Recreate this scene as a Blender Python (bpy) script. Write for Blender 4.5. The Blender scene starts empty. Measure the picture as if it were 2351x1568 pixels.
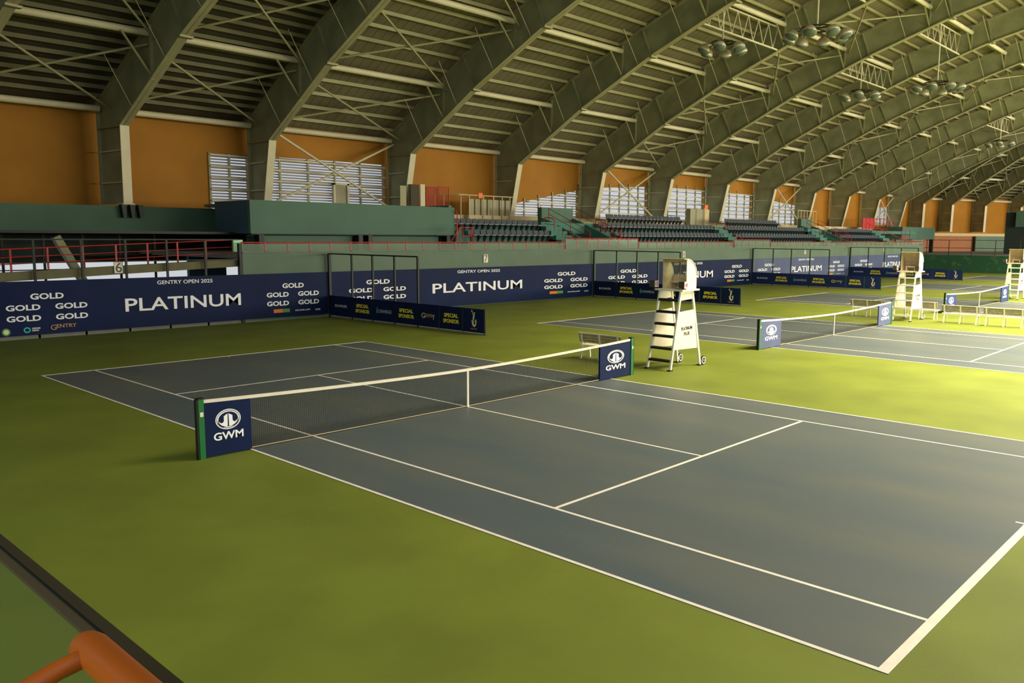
import bpy, math, random
from mathutils import Vector, Matrix
random.seed(7)
C = bpy.context.scene.collection
S = bpy.context.scene
R = math.radians
PI = math.pi

# ------------------------------------------------------------------ camera
cam = bpy.data.objects.new('camera', bpy.data.cameras.new('camera'))
C.objects.link(cam)
yaw, pitch, roll = 0.735, -0.126, 0.0071
fw = Vector((math.cos(yaw)*math.cos(pitch), math.sin(yaw)*math.cos(pitch), math.sin(pitch)))
rt = Vector((math.sin(yaw), -math.cos(yaw), 0)); up = rt.cross(fw)
r2 = rt*math.cos(roll) + up*math.sin(roll); u2 = -rt*math.sin(roll) + up*math.cos(roll)
cam.matrix_world = Matrix(((r2.x, u2.x, -fw.x, -7.5144), (r2.y, u2.y, -fw.y, -14.4396), (r2.z, u2.z, -fw.z, 4.0229), (0, 0, 0, 1)))
cam.data.sensor_width = 36.0
cam.data.lens = 1909.857/2351*36
cam.data.shift_x = -92.83/2351
cam.data.clip_start = 0.05; cam.data.clip_end = 600
S.camera = cam

# ------------------------------------------------------------------ light
W = bpy.data.worlds.new('World'); S.world = W; W.use_nodes = True
bg = W.node_tree.nodes['Background']
bg.inputs[0].default_value = (0.93, 0.96, 1.0, 1); bg.inputs[1].default_value = 0.65

def area(name, loc, target, sx, sy, power, col):
    l = bpy.data.lights.new(name, 'AREA'); l.shape = 'RECTANGLE'; l.size = sx; l.size_y = sy
    l.energy = power; l.color = col
    o = bpy.data.objects.new(name, l); C.objects.link(o); o.location = loc
    o.rotation_euler = (Vector(target)-Vector(loc)).to_track_quat('-Z', 'Y').to_euler()
    return o
# daylight from the open side right of the frame; the other lights are added
ridge = area('added_ridge_light', (60, -17, 22.6), (60, -17, 0), 86, 12, 94000, (1.0, 0.86, 0.60))  # unseen overhead light, added to brighten the floor
ridge.data.spread = R(125)
area('daylight_open_side', (84, -44, 8.0), (86, 10, 4), 118, 7, 44000, (1.0, 0.92, 0.74))
area('added_far_light', (126, -40, 8.0), (134, 25, 8), 40, 8, 24000, (1.0, 0.92, 0.74))  # added light that lifts the far end walls
area('added_left_fill', (-21.4, -12, 8.5), (20, 0, 3), 26, 9, 2600, (0.88, 0.95, 1.0))  # added fill for faces turned towards the camera end

S.view_settings.view_transform = 'Standard'; S.view_settings.look = 'None'
S.view_settings.gamma = 1.0; S.view_settings.use_curve_mapping = False
S.view_settings.exposure = 0.0

# ------------------------------------------------------------------ materials
def mat(name, col, rough=0.6, metal=0.0, noise=0.0, nscale=3.0, col2=None, bump=0.0, bscale=40.0, stretch=(1, 1, 1), spec=0.4):
    m = bpy.data.materials.new(name); m.use_nodes = True
    nt = m.node_tree; b = nt.nodes['Principled BSDF']
    b.inputs['Base Color'].default_value = (*col, 1); b.inputs['Roughness'].default_value = rough
    b.inputs['Metallic'].default_value = metal; b.inputs['Specular IOR Level'].default_value = spec
    if noise or col2 or bump:
        tc = nt.nodes.new('ShaderNodeTexCoord'); mp = nt.nodes.new('ShaderNodeMapping')
        mp.inputs['Scale'].default_value = stretch
        nt.links.new(tc.outputs['Object'], mp.inputs[0])
    if noise or col2:
        n = nt.nodes.new('ShaderNodeTexNoise'); n.inputs['Scale'].default_value = nscale; n.inputs['Detail'].default_value = 6
        nt.links.new(mp.outputs[0], n.inputs['Vector'])
        rp = nt.nodes.new('ShaderNodeValToRGB')
        c2 = col2 or tuple(min(1, c*(1+noise)) for c in col); c1 = col if col2 else tuple(c*(1-noise) for c in col)
        rp.color_ramp.elements[0].color = (*c1, 1); rp.color_ramp.elements[0].position = 0.35
        rp.color_ramp.elements[1].color = (*c2, 1); rp.color_ramp.elements[1].position = 0.68
        nt.links.new(n.outputs['Fac'], rp.inputs[0]); nt.links.new(rp.outputs[0], b.inputs['Base Color'])
    if bump:
        n2 = nt.nodes.new('ShaderNodeTexNoise'); n2.inputs['Scale'].default_value = bscale; n2.inputs['Detail'].default_value = 4
        nt.links.new(mp.outputs[0], n2.inputs['Vector'])
        bp = nt.nodes.new('ShaderNodeBump'); bp.inputs['Strength'].default_value = bump; bp.inputs['Distance'].default_value = 0.02
        nt.links.new(n2.outputs['Fac'], bp.inputs['Height']); nt.links.new(bp.outputs[0], b.inputs['Normal'])
    return m
M = {}
M['green_floor'] = mat('green_floor', (0.155, 0.194, 0.021), 0.65, noise=0.12, nscale=0.5, bump=0.15, bscale=90, spec=0.3)
M['court'] = mat('court_blue', (0.078, 0.106, 0.118), 0.5, nscale=0.55, col2=(0.114, 0.129, 0.117), stretch=(1, 0.35, 1), bump=0.1, bscale=120, spec=0.35)
M['line'] = mat('line_white', (0.80, 0.76, 0.66), 0.6, noise=0.06, nscale=6)
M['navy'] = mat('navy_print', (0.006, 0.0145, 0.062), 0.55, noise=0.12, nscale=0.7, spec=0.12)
M['navy_pale'] = mat('hazed_navy_print', (0.075, 0.095, 0.19), 0.55, noise=0.1, nscale=0.7, spec=0.25)  # paler copy of the navy, haze and glare put into its colour
M['navy_mid'] = mat('half_hazed_navy_print', (0.017, 0.032, 0.13), 0.55, noise=0.1, nscale=0.7, spec=0.12)  # navy lightened a little, distance haze put into the colour
M['white'] = mat('white_print', (0.92, 0.92, 0.92), 0.5)
M['grey_print'] = mat('grey_print', (0.55, 0.57, 0.62), 0.5)
M['yellow'] = mat('yellow_print', (0.92, 0.80, 0.03), 0.5)
M['cream_print'] = mat('cream_print', (0.85, 0.78, 0.42), 0.5)
M['gold_print'] = mat('gold_print', (0.55, 0.30, 0.08), 0.5)
M['orange_print'] = mat('orange_print', (0.80, 0.22, 0.01), 0.5)
M['green_print'] = mat('green_print', (0.10, 0.30, 0.06), 0.5)
M['teal_print'] = mat('teal_print', (0.02, 0.45, 0.45), 0.5)
M['red_print'] = mat('red_print', (0.65, 0.05, 0.02), 0.5)
M['black'] = mat('black_paint', (0.006, 0.009, 0.006), 0.5)
M['dark_green'] = mat('dark_green_paint', (0.012, 0.035, 0.010), 0.45)
M['post_green'] = mat('bright_green_paint', (0.012, 0.16, 0.035), 0.35)
M['cream'] = mat('cream_paint', (0.78, 0.72, 0.57), 0.45, noise=0.05, nscale=4)
M['cream_wood'] = mat('cream_wood', (0.58, 0.47, 0.27), 0.55, noise=0.12, nscale=5)
M['steel'] = mat('beige_steel_paint', (0.33, 0.305, 0.15), 0.5, noise=0.10, nscale=0.8, spec=0.4)
M['steel_light'] = mat('pale_steel_paint', (0.62, 0.56, 0.36), 0.5, noise=0.06, nscale=0.8)
M['steel_web'] = mat('grey_olive_steel_paint', (0.30, 0.30, 0.165), 0.55, noise=0.18, nscale=0.7, spec=0.35)
M['orange_wall'] = mat('orange_wall_paint', (0.37, 0.152, 0.007), 0.75, noise=0.06, nscale=0.6, bump=0.2, bscale=30)
M['green_wall'] = mat('green_grey_wall_paint', (0.125, 0.185, 0.125), 0.7, noise=0.08, nscale=0.6)
M['green_box'] = mat('sea_green_wall_paint', (0.085, 0.165, 0.115), 0.7, noise=0.07, nscale=0.5)
M['green_stand'] = mat('stand_green_paint', (0.06, 0.20, 0.155), 0.7, noise=0.12, nscale=1.2)
M['dark_wall'] = mat('dark_slate_wall', (0.03, 0.045, 0.035), 0.8, noise=0.1)
M['blue_wall'] = mat('blue_grey_panel', (0.04, 0.10, 0.15), 0.6)
M['beam_green'] = mat('dark_green_beam_paint', (0.06, 0.125, 0.075), 0.7, noise=0.1, nscale=0.6)
M['curb'] = mat('beige_curb_paint', (0.62, 0.50, 0.27), 0.7, noise=0.08)
M['seat'] = mat('slate_seat_plastic', (0.055, 0.068, 0.078), 0.35)
M['red'] = mat('red_rail_paint', (0.50, 0.022, 0.014), 0.4)
M['orange_rail'] = mat('orange_rail_paint', (0.36, 0.085, 0.008), 0.35)
M['ramp'] = mat('olive_ramp_paint', (0.14, 0.13, 0.06), 0.7, noise=0.1)
M['dark_panel'] = mat('brown_board', (0.06, 0.045, 0.02), 0.7)
M['rubber'] = mat('rubber', (0.012, 0.011, 0.010), 0.7)
M['grey_locker'] = mat('olive_grey_locker', (0.33, 0.30, 0.17), 0.5)
M['orange_sign'] = mat('orange_plate', (0.90, 0.16, 0.01), 0.5)
M['lamp_shell'] = mat('lamp_shell', (0.52, 0.45, 0.33), 0.35, metal=0.3)
M['lamp_glass'] = mat('lamp_glass', (0.12, 0.155, 0.11), 0.12)
M['exit_green'] = mat('exit_sign_face', (0.35, 0.75, 0.40), 0.3)
M['bench_wood'] = mat('bench_slat_wood', (0.30, 0.26, 0.14), 0.6, noise=0.2, nscale=8)
M['slat'] = mat('grey_louvre_slat', (0.42, 0.41, 0.44), 0.5)
M['far_green'] = mat('far_green_wall_paint', (0.022, 0.095, 0.045), 0.6, nscale=0.55, col2=(0.035, 0.115, 0.06))
M['net_cord'] = mat('net_cord', (0.010, 0.012, 0.010), 0.8)
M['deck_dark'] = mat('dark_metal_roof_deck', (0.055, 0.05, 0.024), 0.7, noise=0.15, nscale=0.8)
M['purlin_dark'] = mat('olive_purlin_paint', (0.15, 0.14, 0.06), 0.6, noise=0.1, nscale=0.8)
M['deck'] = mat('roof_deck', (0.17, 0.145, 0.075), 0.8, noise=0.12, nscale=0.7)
M['trim_dark'] = mat('dark_bronze_trim', (0.035, 0.03, 0.015), 0.5)
M['concrete'] = mat('grey_concrete', (0.22, 0.22, 0.19), 0.8, noise=0.1)

# plank joints for the roof deck, in the base material (real seams between boards)
def deck_seams(m):
    nt = m.node_tree; b = nt.nodes['Principled BSDF']
    src = b.inputs['Base Color'].links[0].from_socket
    tc = nt.nodes.new('ShaderNodeTexCoord'); sp = nt.nodes.new('ShaderNodeSeparateXYZ'); nt.links.new(tc.outputs['Object'], sp.inputs[0])
    md = nt.nodes.new('ShaderNodeMath'); md.operation = 'PINGPONG'; md.inputs[1].default_value = 0.3; nt.links.new(sp.outputs[0], md.inputs[0])
    lt = nt.nodes.new('ShaderNodeMath'); lt.operation = 'LESS_THAN'; lt.inputs[1].default_value = 0.018; nt.links.new(md.outputs[0], lt.inputs[0])
    mx = nt.nodes.new('ShaderNodeMixRGB'); mx.inputs[2].default_value = (0.06, 0.05, 0.025, 1)
    nt.links.new(lt.outputs[0], mx.inputs[0]); nt.links.new(src, mx.inputs[1]); nt.links.new(mx.outputs[0], b.inputs['Base Color'])
deck_seams(M['deck'])

def brick_mat():
    m = bpy.data.materials.new('brick'); m.use_nodes = True; nt = m.node_tree; b = nt.nodes['Principled BSDF']
    tc = nt.nodes.new('ShaderNodeTexCoord'); mp = nt.nodes.new('ShaderNodeMapping'); mp.inputs['Rotation'].default_value = (R(90), 0, 0)
    br = nt.nodes.new('ShaderNodeTexBrick'); br.inputs['Scale'].default_value = 2.2
    br.inputs['Color1'].default_value = (0.44, 0.155, 0.055, 1); br.inputs['Color2'].default_value = (0.35, 0.11, 0.04, 1); br.inputs['Mortar'].default_value = (0.30, 0.20, 0.12, 1)
    nt.links.new(tc.outputs['Object'], mp.inputs[0]); nt.links.new(mp.outputs[0], br.inputs[0]); nt.links.new(br.outputs[0], b.inputs['Base Color'])
    b.inputs['Roughness'].default_value = 0.8
    return m
M['brick'] = brick_mat()

def blotch_mat():   # painted wall with pale worn patches
    m = mat('worn_green_wall', (0.022, 0.095, 0.045), 0.6); nt = m.node_tree; b = nt.nodes['Principled BSDF']
    tc = nt.nodes.new('ShaderNodeTexCoord'); n = nt.nodes.new('ShaderNodeTexNoise'); n.inputs['Scale'].default_value = 1.6; n.inputs['Detail'].default_value = 10
    nt.links.new(tc.outputs['Object'], n.inputs[0])
    rp = nt.nodes.new('ShaderNodeValToRGB'); rp.color_ramp.elements[0].position = 0.55; rp.color_ramp.elements[0].color = (0.022, 0.10, 0.048, 1)
    rp.color_ramp.elements[1].position = 0.75; rp.color_ramp.elements[1].color = (0.09, 0.17, 0.09, 1)
    nt.links.new(n.outputs['Fac'], rp.inputs[0]); nt.links.new(rp.outputs[0], b.inputs['Base Color'])
    return m
M['worn_green'] = blotch_mat()

def glass_mat(name, col, alpha, rough=0.08):
    m = bpy.data.materials.new(name); m.use_nodes = True; nt = m.node_tree
    b = nt.nodes['Principled BSDF']; out = nt.nodes['Material Output']
    b.inputs['Base Color'].default_value = (*col, 1); b.inputs['Roughness'].default_value = rough
    t = nt.nodes.new('ShaderNodeBsdfTransparent'); t.inputs[0].default_value = (0.86, 0.93, 0.86, 1)
    mx = nt.nodes.new('ShaderNodeMixShader'); mx.inputs[0].default_value = alpha
    nt.links.new(t.outputs[0], mx.inputs[1]); nt.links.new(b.outputs[0], mx.inputs[2]); nt.links.new(mx.outputs[0], out.inputs[0])
    return m
M['glass'] = glass_mat('greenish_glass', (0.38, 0.45, 0.33), 0.28)
M['near_glass'] = glass_mat('dusty_glass', (0.13, 0.14, 0.055), 0.34)
M['dark_glass'] = glass_mat('clear_sheet', (0.20, 0.20, 0.18), 0.38)

# ------------------------------------------------------------------ mesh helpers
class MB:
    def __init__(s): s.v = []; s.f = []; s.sm = []
    def add(s, vs, fs, smooth=False):
        n = len(s.v); s.v += [tuple(v) for v in vs]; s.f += [tuple(i+n for i in f) for f in fs]; s.sm += [smooth]*len(fs)
        return s
    def box(s, x0, x1, y0, y1, z0, z1):
        return s.add([(x0,y0,z0),(x1,y0,z0),(x1,y1,z0),(x0,y1,z0),(x0,y0,z1),(x1,y0,z1),(x1,y1,z1),(x0,y1,z1)],
              [(0,3,2,1),(4,5,6,7),(0,1,5,4),(1,2,6,5),(2,3,7,6),(3,0,4,7)])
    def bar(s, a, b, w, h=None, upv=(0, 0, 1)):
        h = h or w; a = Vector(a); b = Vector(b); d = (b-a).normalized(); uv = Vector(upv)
        if abs(d.dot(uv)) > 0.98: uv = Vector((0, 1, 0))
        x = d.cross(uv).normalized(); y = x.cross(d)
        vs = [p + x*sx*w/2 + y*sy*h/2 for p in (a, b) for sx, sy in ((-1,-1),(1,-1),(1,1),(-1,1))]
        return s.add(vs, [(3,2,1,0),(4,5,6,7),(0,1,5,4),(1,2,6,5),(2,3,7,6),(3,0,4,7)])
    def tube(s, pts, r, n=8, caps=True):
        pts = [Vector(p) for p in pts]; rings = []; prev = None
        for i, p in enumerate(pts):
            d = ((pts[min(i+1, len(pts)-1)]-p).normalized() + (p-pts[max(i-1, 0)]).normalized()).normalized()
            if prev is None:
                a = Vector((0, 0, 1)) if abs(d.z) < 0.9 else Vector((0, 1, 0)); x = d.cross(a).normalized()
            else:
                x = (prev - d*prev.dot(d)).normalized()
            prev = x; y = d.cross(x)
            rings.append([p + (x*math.cos(2*PI*k/n) + y*math.sin(2*PI*k/n))*r for k in range(n)])
        vs = [v for rg in rings for v in rg]; fs = []
        for i in range(len(pts)-1):
            for k in range(n): fs.append((i*n+k, i*n+(k+1) % n, (i+1)*n+(k+1) % n, (i+1)*n+k))
        s.add(vs, fs, True)
        if caps:
            s.add(rings[0], [tuple(range(n-1, -1, -1))]); s.add(rings[-1], [tuple(range(n))])
        return s
    def prism(s, poly, o, ax, ay, az, t0, t1):     # polygon in the ax,ay plane, extruded along az
        o = Vector(o); ax = Vector(ax); ay = Vector(ay); az = Vector(az); n = len(poly)
        vs = [o+ax*p[0]+ay*p[1]+az*t for t in (t0, t1) for p in poly]
        fs = [tuple(range(n-1, -1, -1)), tuple(range(n, 2*n))] + [(i, (i+1) % n, n+(i+1) % n, n+i) for i in range(n)]
        return s.add(vs, fs)
    def lathe(s, prof, o, axis, n=16):
        o = Vector(o); z = Vector(axis).normalized(); x = z.cross(Vector((0.3, 0.9, 0.2))).normalized(); y = z.cross(x); m = len(prof)
        vs = [o + z*h + (x*math.cos(2*PI*k/n)+y*math.sin(2*PI*k/n))*r for (r, h) in prof for k in range(n)]
        fs = [(i*n+k, i*n+(k+1) % n, (i+1)*n+(k+1) % n, (i+1)*n+k) for i in range(m-1) for k in range(n)]
        return s.add(vs, fs, True)
    def strip(s, pts, w, t, wv):                   # ribbon of width w (along wv) and thickness t following pts
        pts = [Vector(p) for p in pts]; wv = Vector(wv).normalized(); vs = []
        for i, p in enumerate(pts):
            d = (pts[min(i+1, len(pts)-1)] - pts[max(i-1, 0)]).normalized(); nn = d.cross(wv).normalized()
            vs += [p+wv*w/2, p-wv*w/2, p-wv*w/2+nn*t, p+wv*w/2+nn*t]
        fs = [(0, 1, 2, 3)]
        for i in range(len(pts)-1):
            a = 4*i; fs += [(a+k, a+4+k, a+4+(k+1) % 4, a+(k+1) % 4) for k in range(4)]
        b = 4*(len(pts)-1); fs.append((b+3, b+2, b+1, b))
        return s.add(vs, fs)

def world_loc(o):
    v = Vector((0, 0, 0))
    while o: v = v + Vector(o.location); o = o.parent
    return v
def obj(name, mb, m, parent=None, label=None, cat=None, group=None, kind=None, local=False):
    off = Vector((0, 0, 0)) if (local or not parent) else world_loc(parent)
    me = bpy.data.meshes.new(name); me.from_pydata([tuple(Vector(v)-off) for v in mb.v], [], mb.f)
    me.polygons.foreach_set('use_smooth', mb.sm); me.materials.append(m); me.update()
    o = bpy.data.objects.new(name, me); C.objects.link(o)
    if parent: o.parent = parent
    return tag(o, label, cat, group, kind)
def tag(o, label=None, cat=None, group=None, kind=None):
    if label: o['label'] = label
    if cat: o['category'] = cat
    if group: o['group'] = group
    if kind: o['kind'] = kind
    return o
def thing(name, label, cat, loc=(0, 0, 0), rz=0, group=None):
    o = bpy.data.objects.new(name, None); C.objects.link(o); o.location = loc; o.rotation_euler = (0, 0, rz)
    o.empty_display_size = 0.2
    return tag(o, label, cat, group)
def struct(name, mb, m, parent=None): return obj(name, mb, m, parent, kind=None if parent else 'structure')
def dup(root, loc=None, label=None, rz=None):
    def cp(o, par):
        c = o.copy(); C.objects.link(c)
        if par: c.parent = par
        for ch in kids.get(o, ()): cp(ch, c)
        return c
    kids = {}
    stack = [root]
    while stack:
        o = stack.pop(); kids[o] = list(o.children); stack += kids[o]
    r = cp(root, None)
    if loc is not None: r.location = loc
    if rz is not None: r.rotation_euler = (0, 0, rz)
    if label: r['label'] = label
    return r
ORD = ['first', 'second', 'third', 'fourth', 'fifth', 'sixth', 'seventh', 'eighth', 'ninth', 'tenth', 'eleventh', 'twelfth', 'thirteenth', 'fourteenth', 'fifteenth',
       'sixteenth', 'seventeenth', 'eighteenth', 'nineteenth', 'twentieth']
TENS = ['', '', 'twenty', 'thirty', 'forty', 'fifty', 'sixty', 'seventy', 'eighty']
def nth(i):      # 0-based
    n = i+1
    if n <= 20: return ORD[n-1]
    if n % 10 == 0: return TENS[n//10][:-1] + 'ieth'
    return TENS[n//10] + '-' + ORD[n % 10 - 1]

# lettering: the built-in font turned into geometry, cached in a unit box
_txt = {}
def glyphs(s, bold, spacing):
    key = (s, bold, spacing)
    if key not in _txt:
        cu = bpy.data.curves.new('lettering', 'FONT'); cu.body = s; cu.size = 1; cu.offset = bold; cu.space_character = spacing; cu.resolution_u = 3
        o = bpy.data.objects.new('lettering', cu); C.objects.link(o)
        dg = bpy.context.evaluated_depsgraph_get(); dg.update()
        me = bpy.data.meshes.new_from_object(o.evaluated_get(dg))
        v = [(p.co.x, p.co.y) for p in me.vertices]; f = [tuple(p.vertices) for p in me.polygons]
        bpy.data.objects.remove(o); bpy.data.meshes.remove(me)
        x0, x1 = min(p[0] for p in v), max(p[0] for p in v); y0, y1 = min(p[1] for p in v), max(p[1] for p in v)
        _txt[key] = ([((x-x0)/(x1-x0), (y-y0)/(y1-y0)) for x, y in v], f)
    return _txt[key]
def letters(mb, s, o, ax, ay, w, h, lift=0.006, bold=0.02, spacing=1.0):
    v, f = glyphs(s, bold, spacing); o = Vector(o); ax = Vector(ax); ay = Vector(ay); n = ax.cross(ay).normalized()
    base = [o+ax*(x*w)+ay*(y*h) for x, y in v]; k = len(base)
    ec = {}
    for q in f:
        for i in range(len(q)):
            a, b = q[i], q[(i+1) % len(q)]; ec[(a, b)] = 1
    side = [(a, b, b+k, a+k) for (a, b) in ec if (b, a) not in ec]
    mb.add([p+n*lift for p in base]+[p-n*0.002 for p in base], [q for q in f]+[(q[1], q[0], q[3], q[2]) for q in side])
    return mb
def flat(mb, poly, o, ax, ay, lift=0.006):
    n = Vector(ax).cross(Vector(ay)).normalized()
    return mb.prism(poly, o, ax, ay, n, -0.002, lift)
def ring(mb, o, ax, ay, rx, ry, t, tt=None, n=40, lift=0.006):
    o = Vector(o); ax = Vector(ax); ay = Vector(ay); nn = ax.cross(ay).normalized(); tt = tt or t
    vs = []
    for k in range(n):
        c, s_ = math.cos(2*PI*k/n), math.sin(2*PI*k/n)
        for q, l in ((1, lift), (0, lift), (1, -0.002), (0, -0.002)):
            vs.append(o+ax*(c*(rx-(0 if q else t)))+ay*(s_*(ry-(0 if q else tt)))+nn*l)
    fs = []
    for k in range(n):
        a = 4*k; b = 4*((k+1) % n)
        fs += [(a, b, b+1, a+1), (a+2, a, a, b)[:0] or (a, a+2, b+2, b), (a+1, b+1, b+3, a+3)]
    return mb.add(vs, fs)
def ellipse(cx, cy, rx, ry, n=24): return [(cx+rx*math.cos(2*PI*k/n), cy+ry*math.sin(2*PI*k/n)) for k in range(n)]

# ------------------------------------------------------------------ ground and courts
PITCH = 20.4702
COURT_X = [0, PITCH, 41.117, 61.5, 81.95]
struct('floor', MB().box(-22, 150, -46, 34, -0.2, 0), M['green_floor'])
cnames = ['slate blue tennis court nearest the camera', 'slate blue tennis court second from the camera', 'slate blue tennis court third from the camera',
          'slate blue tennis court fourth from the camera', 'slate blue tennis court farthest away by the green end wall']
for i, x0 in enumerate(COURT_X):
    t = thing('tennis_court', cnames[i], 'tennis court', (x0+5.485, 0, 0), 0, 'tennis courts side by side')
    obj('court_surface', MB().box(x0, x0+10.97, -11.885, 11.885, 0.0, 0.004), M['court'], t)
    Z = (0.0, 0.008)
    sy = 6.45
    def ln(nm, xa, xb, ya, yb): obj(nm, MB().box(x0+xa, x0+xb, ya, yb, *Z), M['line'], t)
    ln('baseline', 0, 10.97, -11.885, -11.775); ln('baseline', 0, 10.97, 11.785, 11.885)
    ln('doubles_sideline', 0, 0.055, -11.775, 11.785); ln('doubles_sideline', 10.915, 10.97, -11.775, 11.785)
    ln('singles_sideline', 1.37, 1.425, -11.775, 11.785); ln('singles_sideline', 9.545, 9.6, -11.775, 11.785)
    ln('service_line', 1.425, 9.545, -sy-0.03, -sy+0.03); ln('service_line', 1.425, 9.545, 6.4, 6.45)
    ln('centre_service_line', 5.46, 5.51, -sy+0.03, 6.4)
    ln('centre_mark', 5.46, 5.51, -11.775, -11.66); ln('centre_mark', 5.46, 5.51, 11.68, 11.785)

# ------------------------------------------------------------------ nets
def emblem(mb, o, ax, ay, w):            # oval badge: double ring with two mirrored hooked wedges
    ring(mb, o, ax, ay, w*0.50, w*0.36, w*0.035, w*0.035); ring(mb, o, ax, ay, w*0.44, w*0.30, w*0.05, w*0.035)
    for sgn in (-1, 1):
        P = [(0.02, 0.20), (0.17, 0.12), (0.17, -0.04), (0.20, -0.10), (0.28, -0.12), (0.36, -0.06), (0.42, 0.0), (0.40, -0.12), (0.33, -0.20), (0.22, -0.26), (0.10, -0.27), (0.03, -0.24)]
        P = [(sgn*x*w, y*w) for x, y in P]
        if sgn > 0: P = P[::-1]
        flat(mb, P, o, ax, ay)
def make_net(x0, label, panel_m, white_m, pl, pr, lw):
    t = thing('tennis_net', label, 'net', (x0+5.485, 0, 0), 0, 'tennis nets')
    xa, xb, xm = x0-0.914, x0+11.884, x0+5.485
    top = lambda x: 0.914+0.156*(abs(x-xm)/6.4)**1.6
    for xp, sg in ((xa, 1), (xb, -1)):
        p = obj('net_post', MB().box(xp-0.05, xp+0.05, -0.05, 0.05, 0, 1.09), M['post_green'], t)
        obj('post_cap', MB().box(xp-0.055, xp+0.055, -0.055, 0.055, 1.09, 1.115), M['black'], p)
        obj('side_channel', MB().box(xp-sg*0.05, xp-sg*0.085, -0.045, 0.045, 0, 1.09), M['black'], p)
        obj('winder_plate', MB().box(xp-0.03, xp+0.03, -0.062, -0.05, 0.78, 0.86), M['cream'], p)
    n = 300; xs = [xa+0.06+(xb-xa-0.12)*k/n for k in range(n+1)]
    mesh = MB()
    for x in xs: mesh.box(x-0.0018, x+0.0018, -0.0015, 0.0015, 0.03, top(x)-0.02)
    for j in range(21):
        for k in range(0, n, 20):
            a, b = xs[k], xs[k+20]; f = (j+0.5)/21
            mesh.bar((a, 0, 0.03+(top(a)-0.05)*f), (b, 0, 0.03+(top(b)-0.05)*f), 0.003)
    obj('net_mesh', mesh, M['net_cord'], t)
    bs = MB(); seg = 40
    for k in range(seg):
        a = xa+0.06+(xb-xa-0.12)*k/seg; b = xa+0.06+(xb-xa-0.12)*(k+1)/seg
        bs.add([(q, y, top(q)+z) for q in (a, b) for y, z in ((-0.016, -0.055), (0.016, -0.055), (0.016, 0.005), (-0.016, 0.005))], [(0, 1, 5, 4), (1, 2, 6, 5), (2, 3, 7, 6), (3, 0, 4, 7)])
    obj('top_band', bs, M['cream'], t)
    obj('bottom_cord', MB().tube([(xa+0.95, 0, 0.04), (xm, 0, 0.025), (xb-0.95, 0, 0.04)], 0.008, 6), M['curb'], t)
    obj('centre_strap', MB().box(xm-0.025, xm+0.025, -0.02, 0.02, 0.005, 0.925), M['cream'], t)
    for (pa, pb), wl in ((pl, 0.93), (pr, 0.93)):
        nb = 8; pv = MB()
        qs = [x0+pa+(pb-pa)*k/nb for k in range(nb+1)]
        vs = [(q, y, z) for q in qs for y in (-0.028, 0.028) for z in (0.02, top(q)-0.055)]
        fs = []
        for k in range(nb):
            a = 4*k; fs += [(a, a+4, a+5, a+1), (a+2, a+3, a+7, a+6), (a+1, a+5, a+7, a+3), (a, a+2, a+6, a+4)]
        fs += [(0, 1, 3, 2), (4*nb, 4*nb+2, 4*nb+3, 4*nb+1)]
        pv.add(vs, fs)
        p = obj('logo_panel', pv, panel_m, t)
        c = x0+(pa+pb)/2; wd = lw*(pb-pa)
        ew = wd*0.95; e = MB(); emblem(e, (c+0.0, -0.028, 0.66 if pb < 5 else 0.63), (1, 0, 0), (0, 0, 0.375/(0.72*ew)), ew); obj('oval_emblem', e, white_m, p)
        l = MB(); letters(l, 'GWM', (c-wd*0.56, -0.028, 0.29 if pb < 5 else 0.26), (1, 0, 0), (0, 0, 1), wd*1.12, 0.145, bold=0.02); obj('lettering', l, white_m, p)
M['white_soft'] = M['white']
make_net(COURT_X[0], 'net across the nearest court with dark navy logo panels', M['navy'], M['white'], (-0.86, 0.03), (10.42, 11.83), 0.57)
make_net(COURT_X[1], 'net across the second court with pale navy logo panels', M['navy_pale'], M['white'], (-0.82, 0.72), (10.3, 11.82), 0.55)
make_net(COURT_X[2], 'net across the third court, far right of the picture', M['navy_mid'], M['grey_print'], (-0.82, 0.95), (10.2, 11.82), 0.5)

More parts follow.
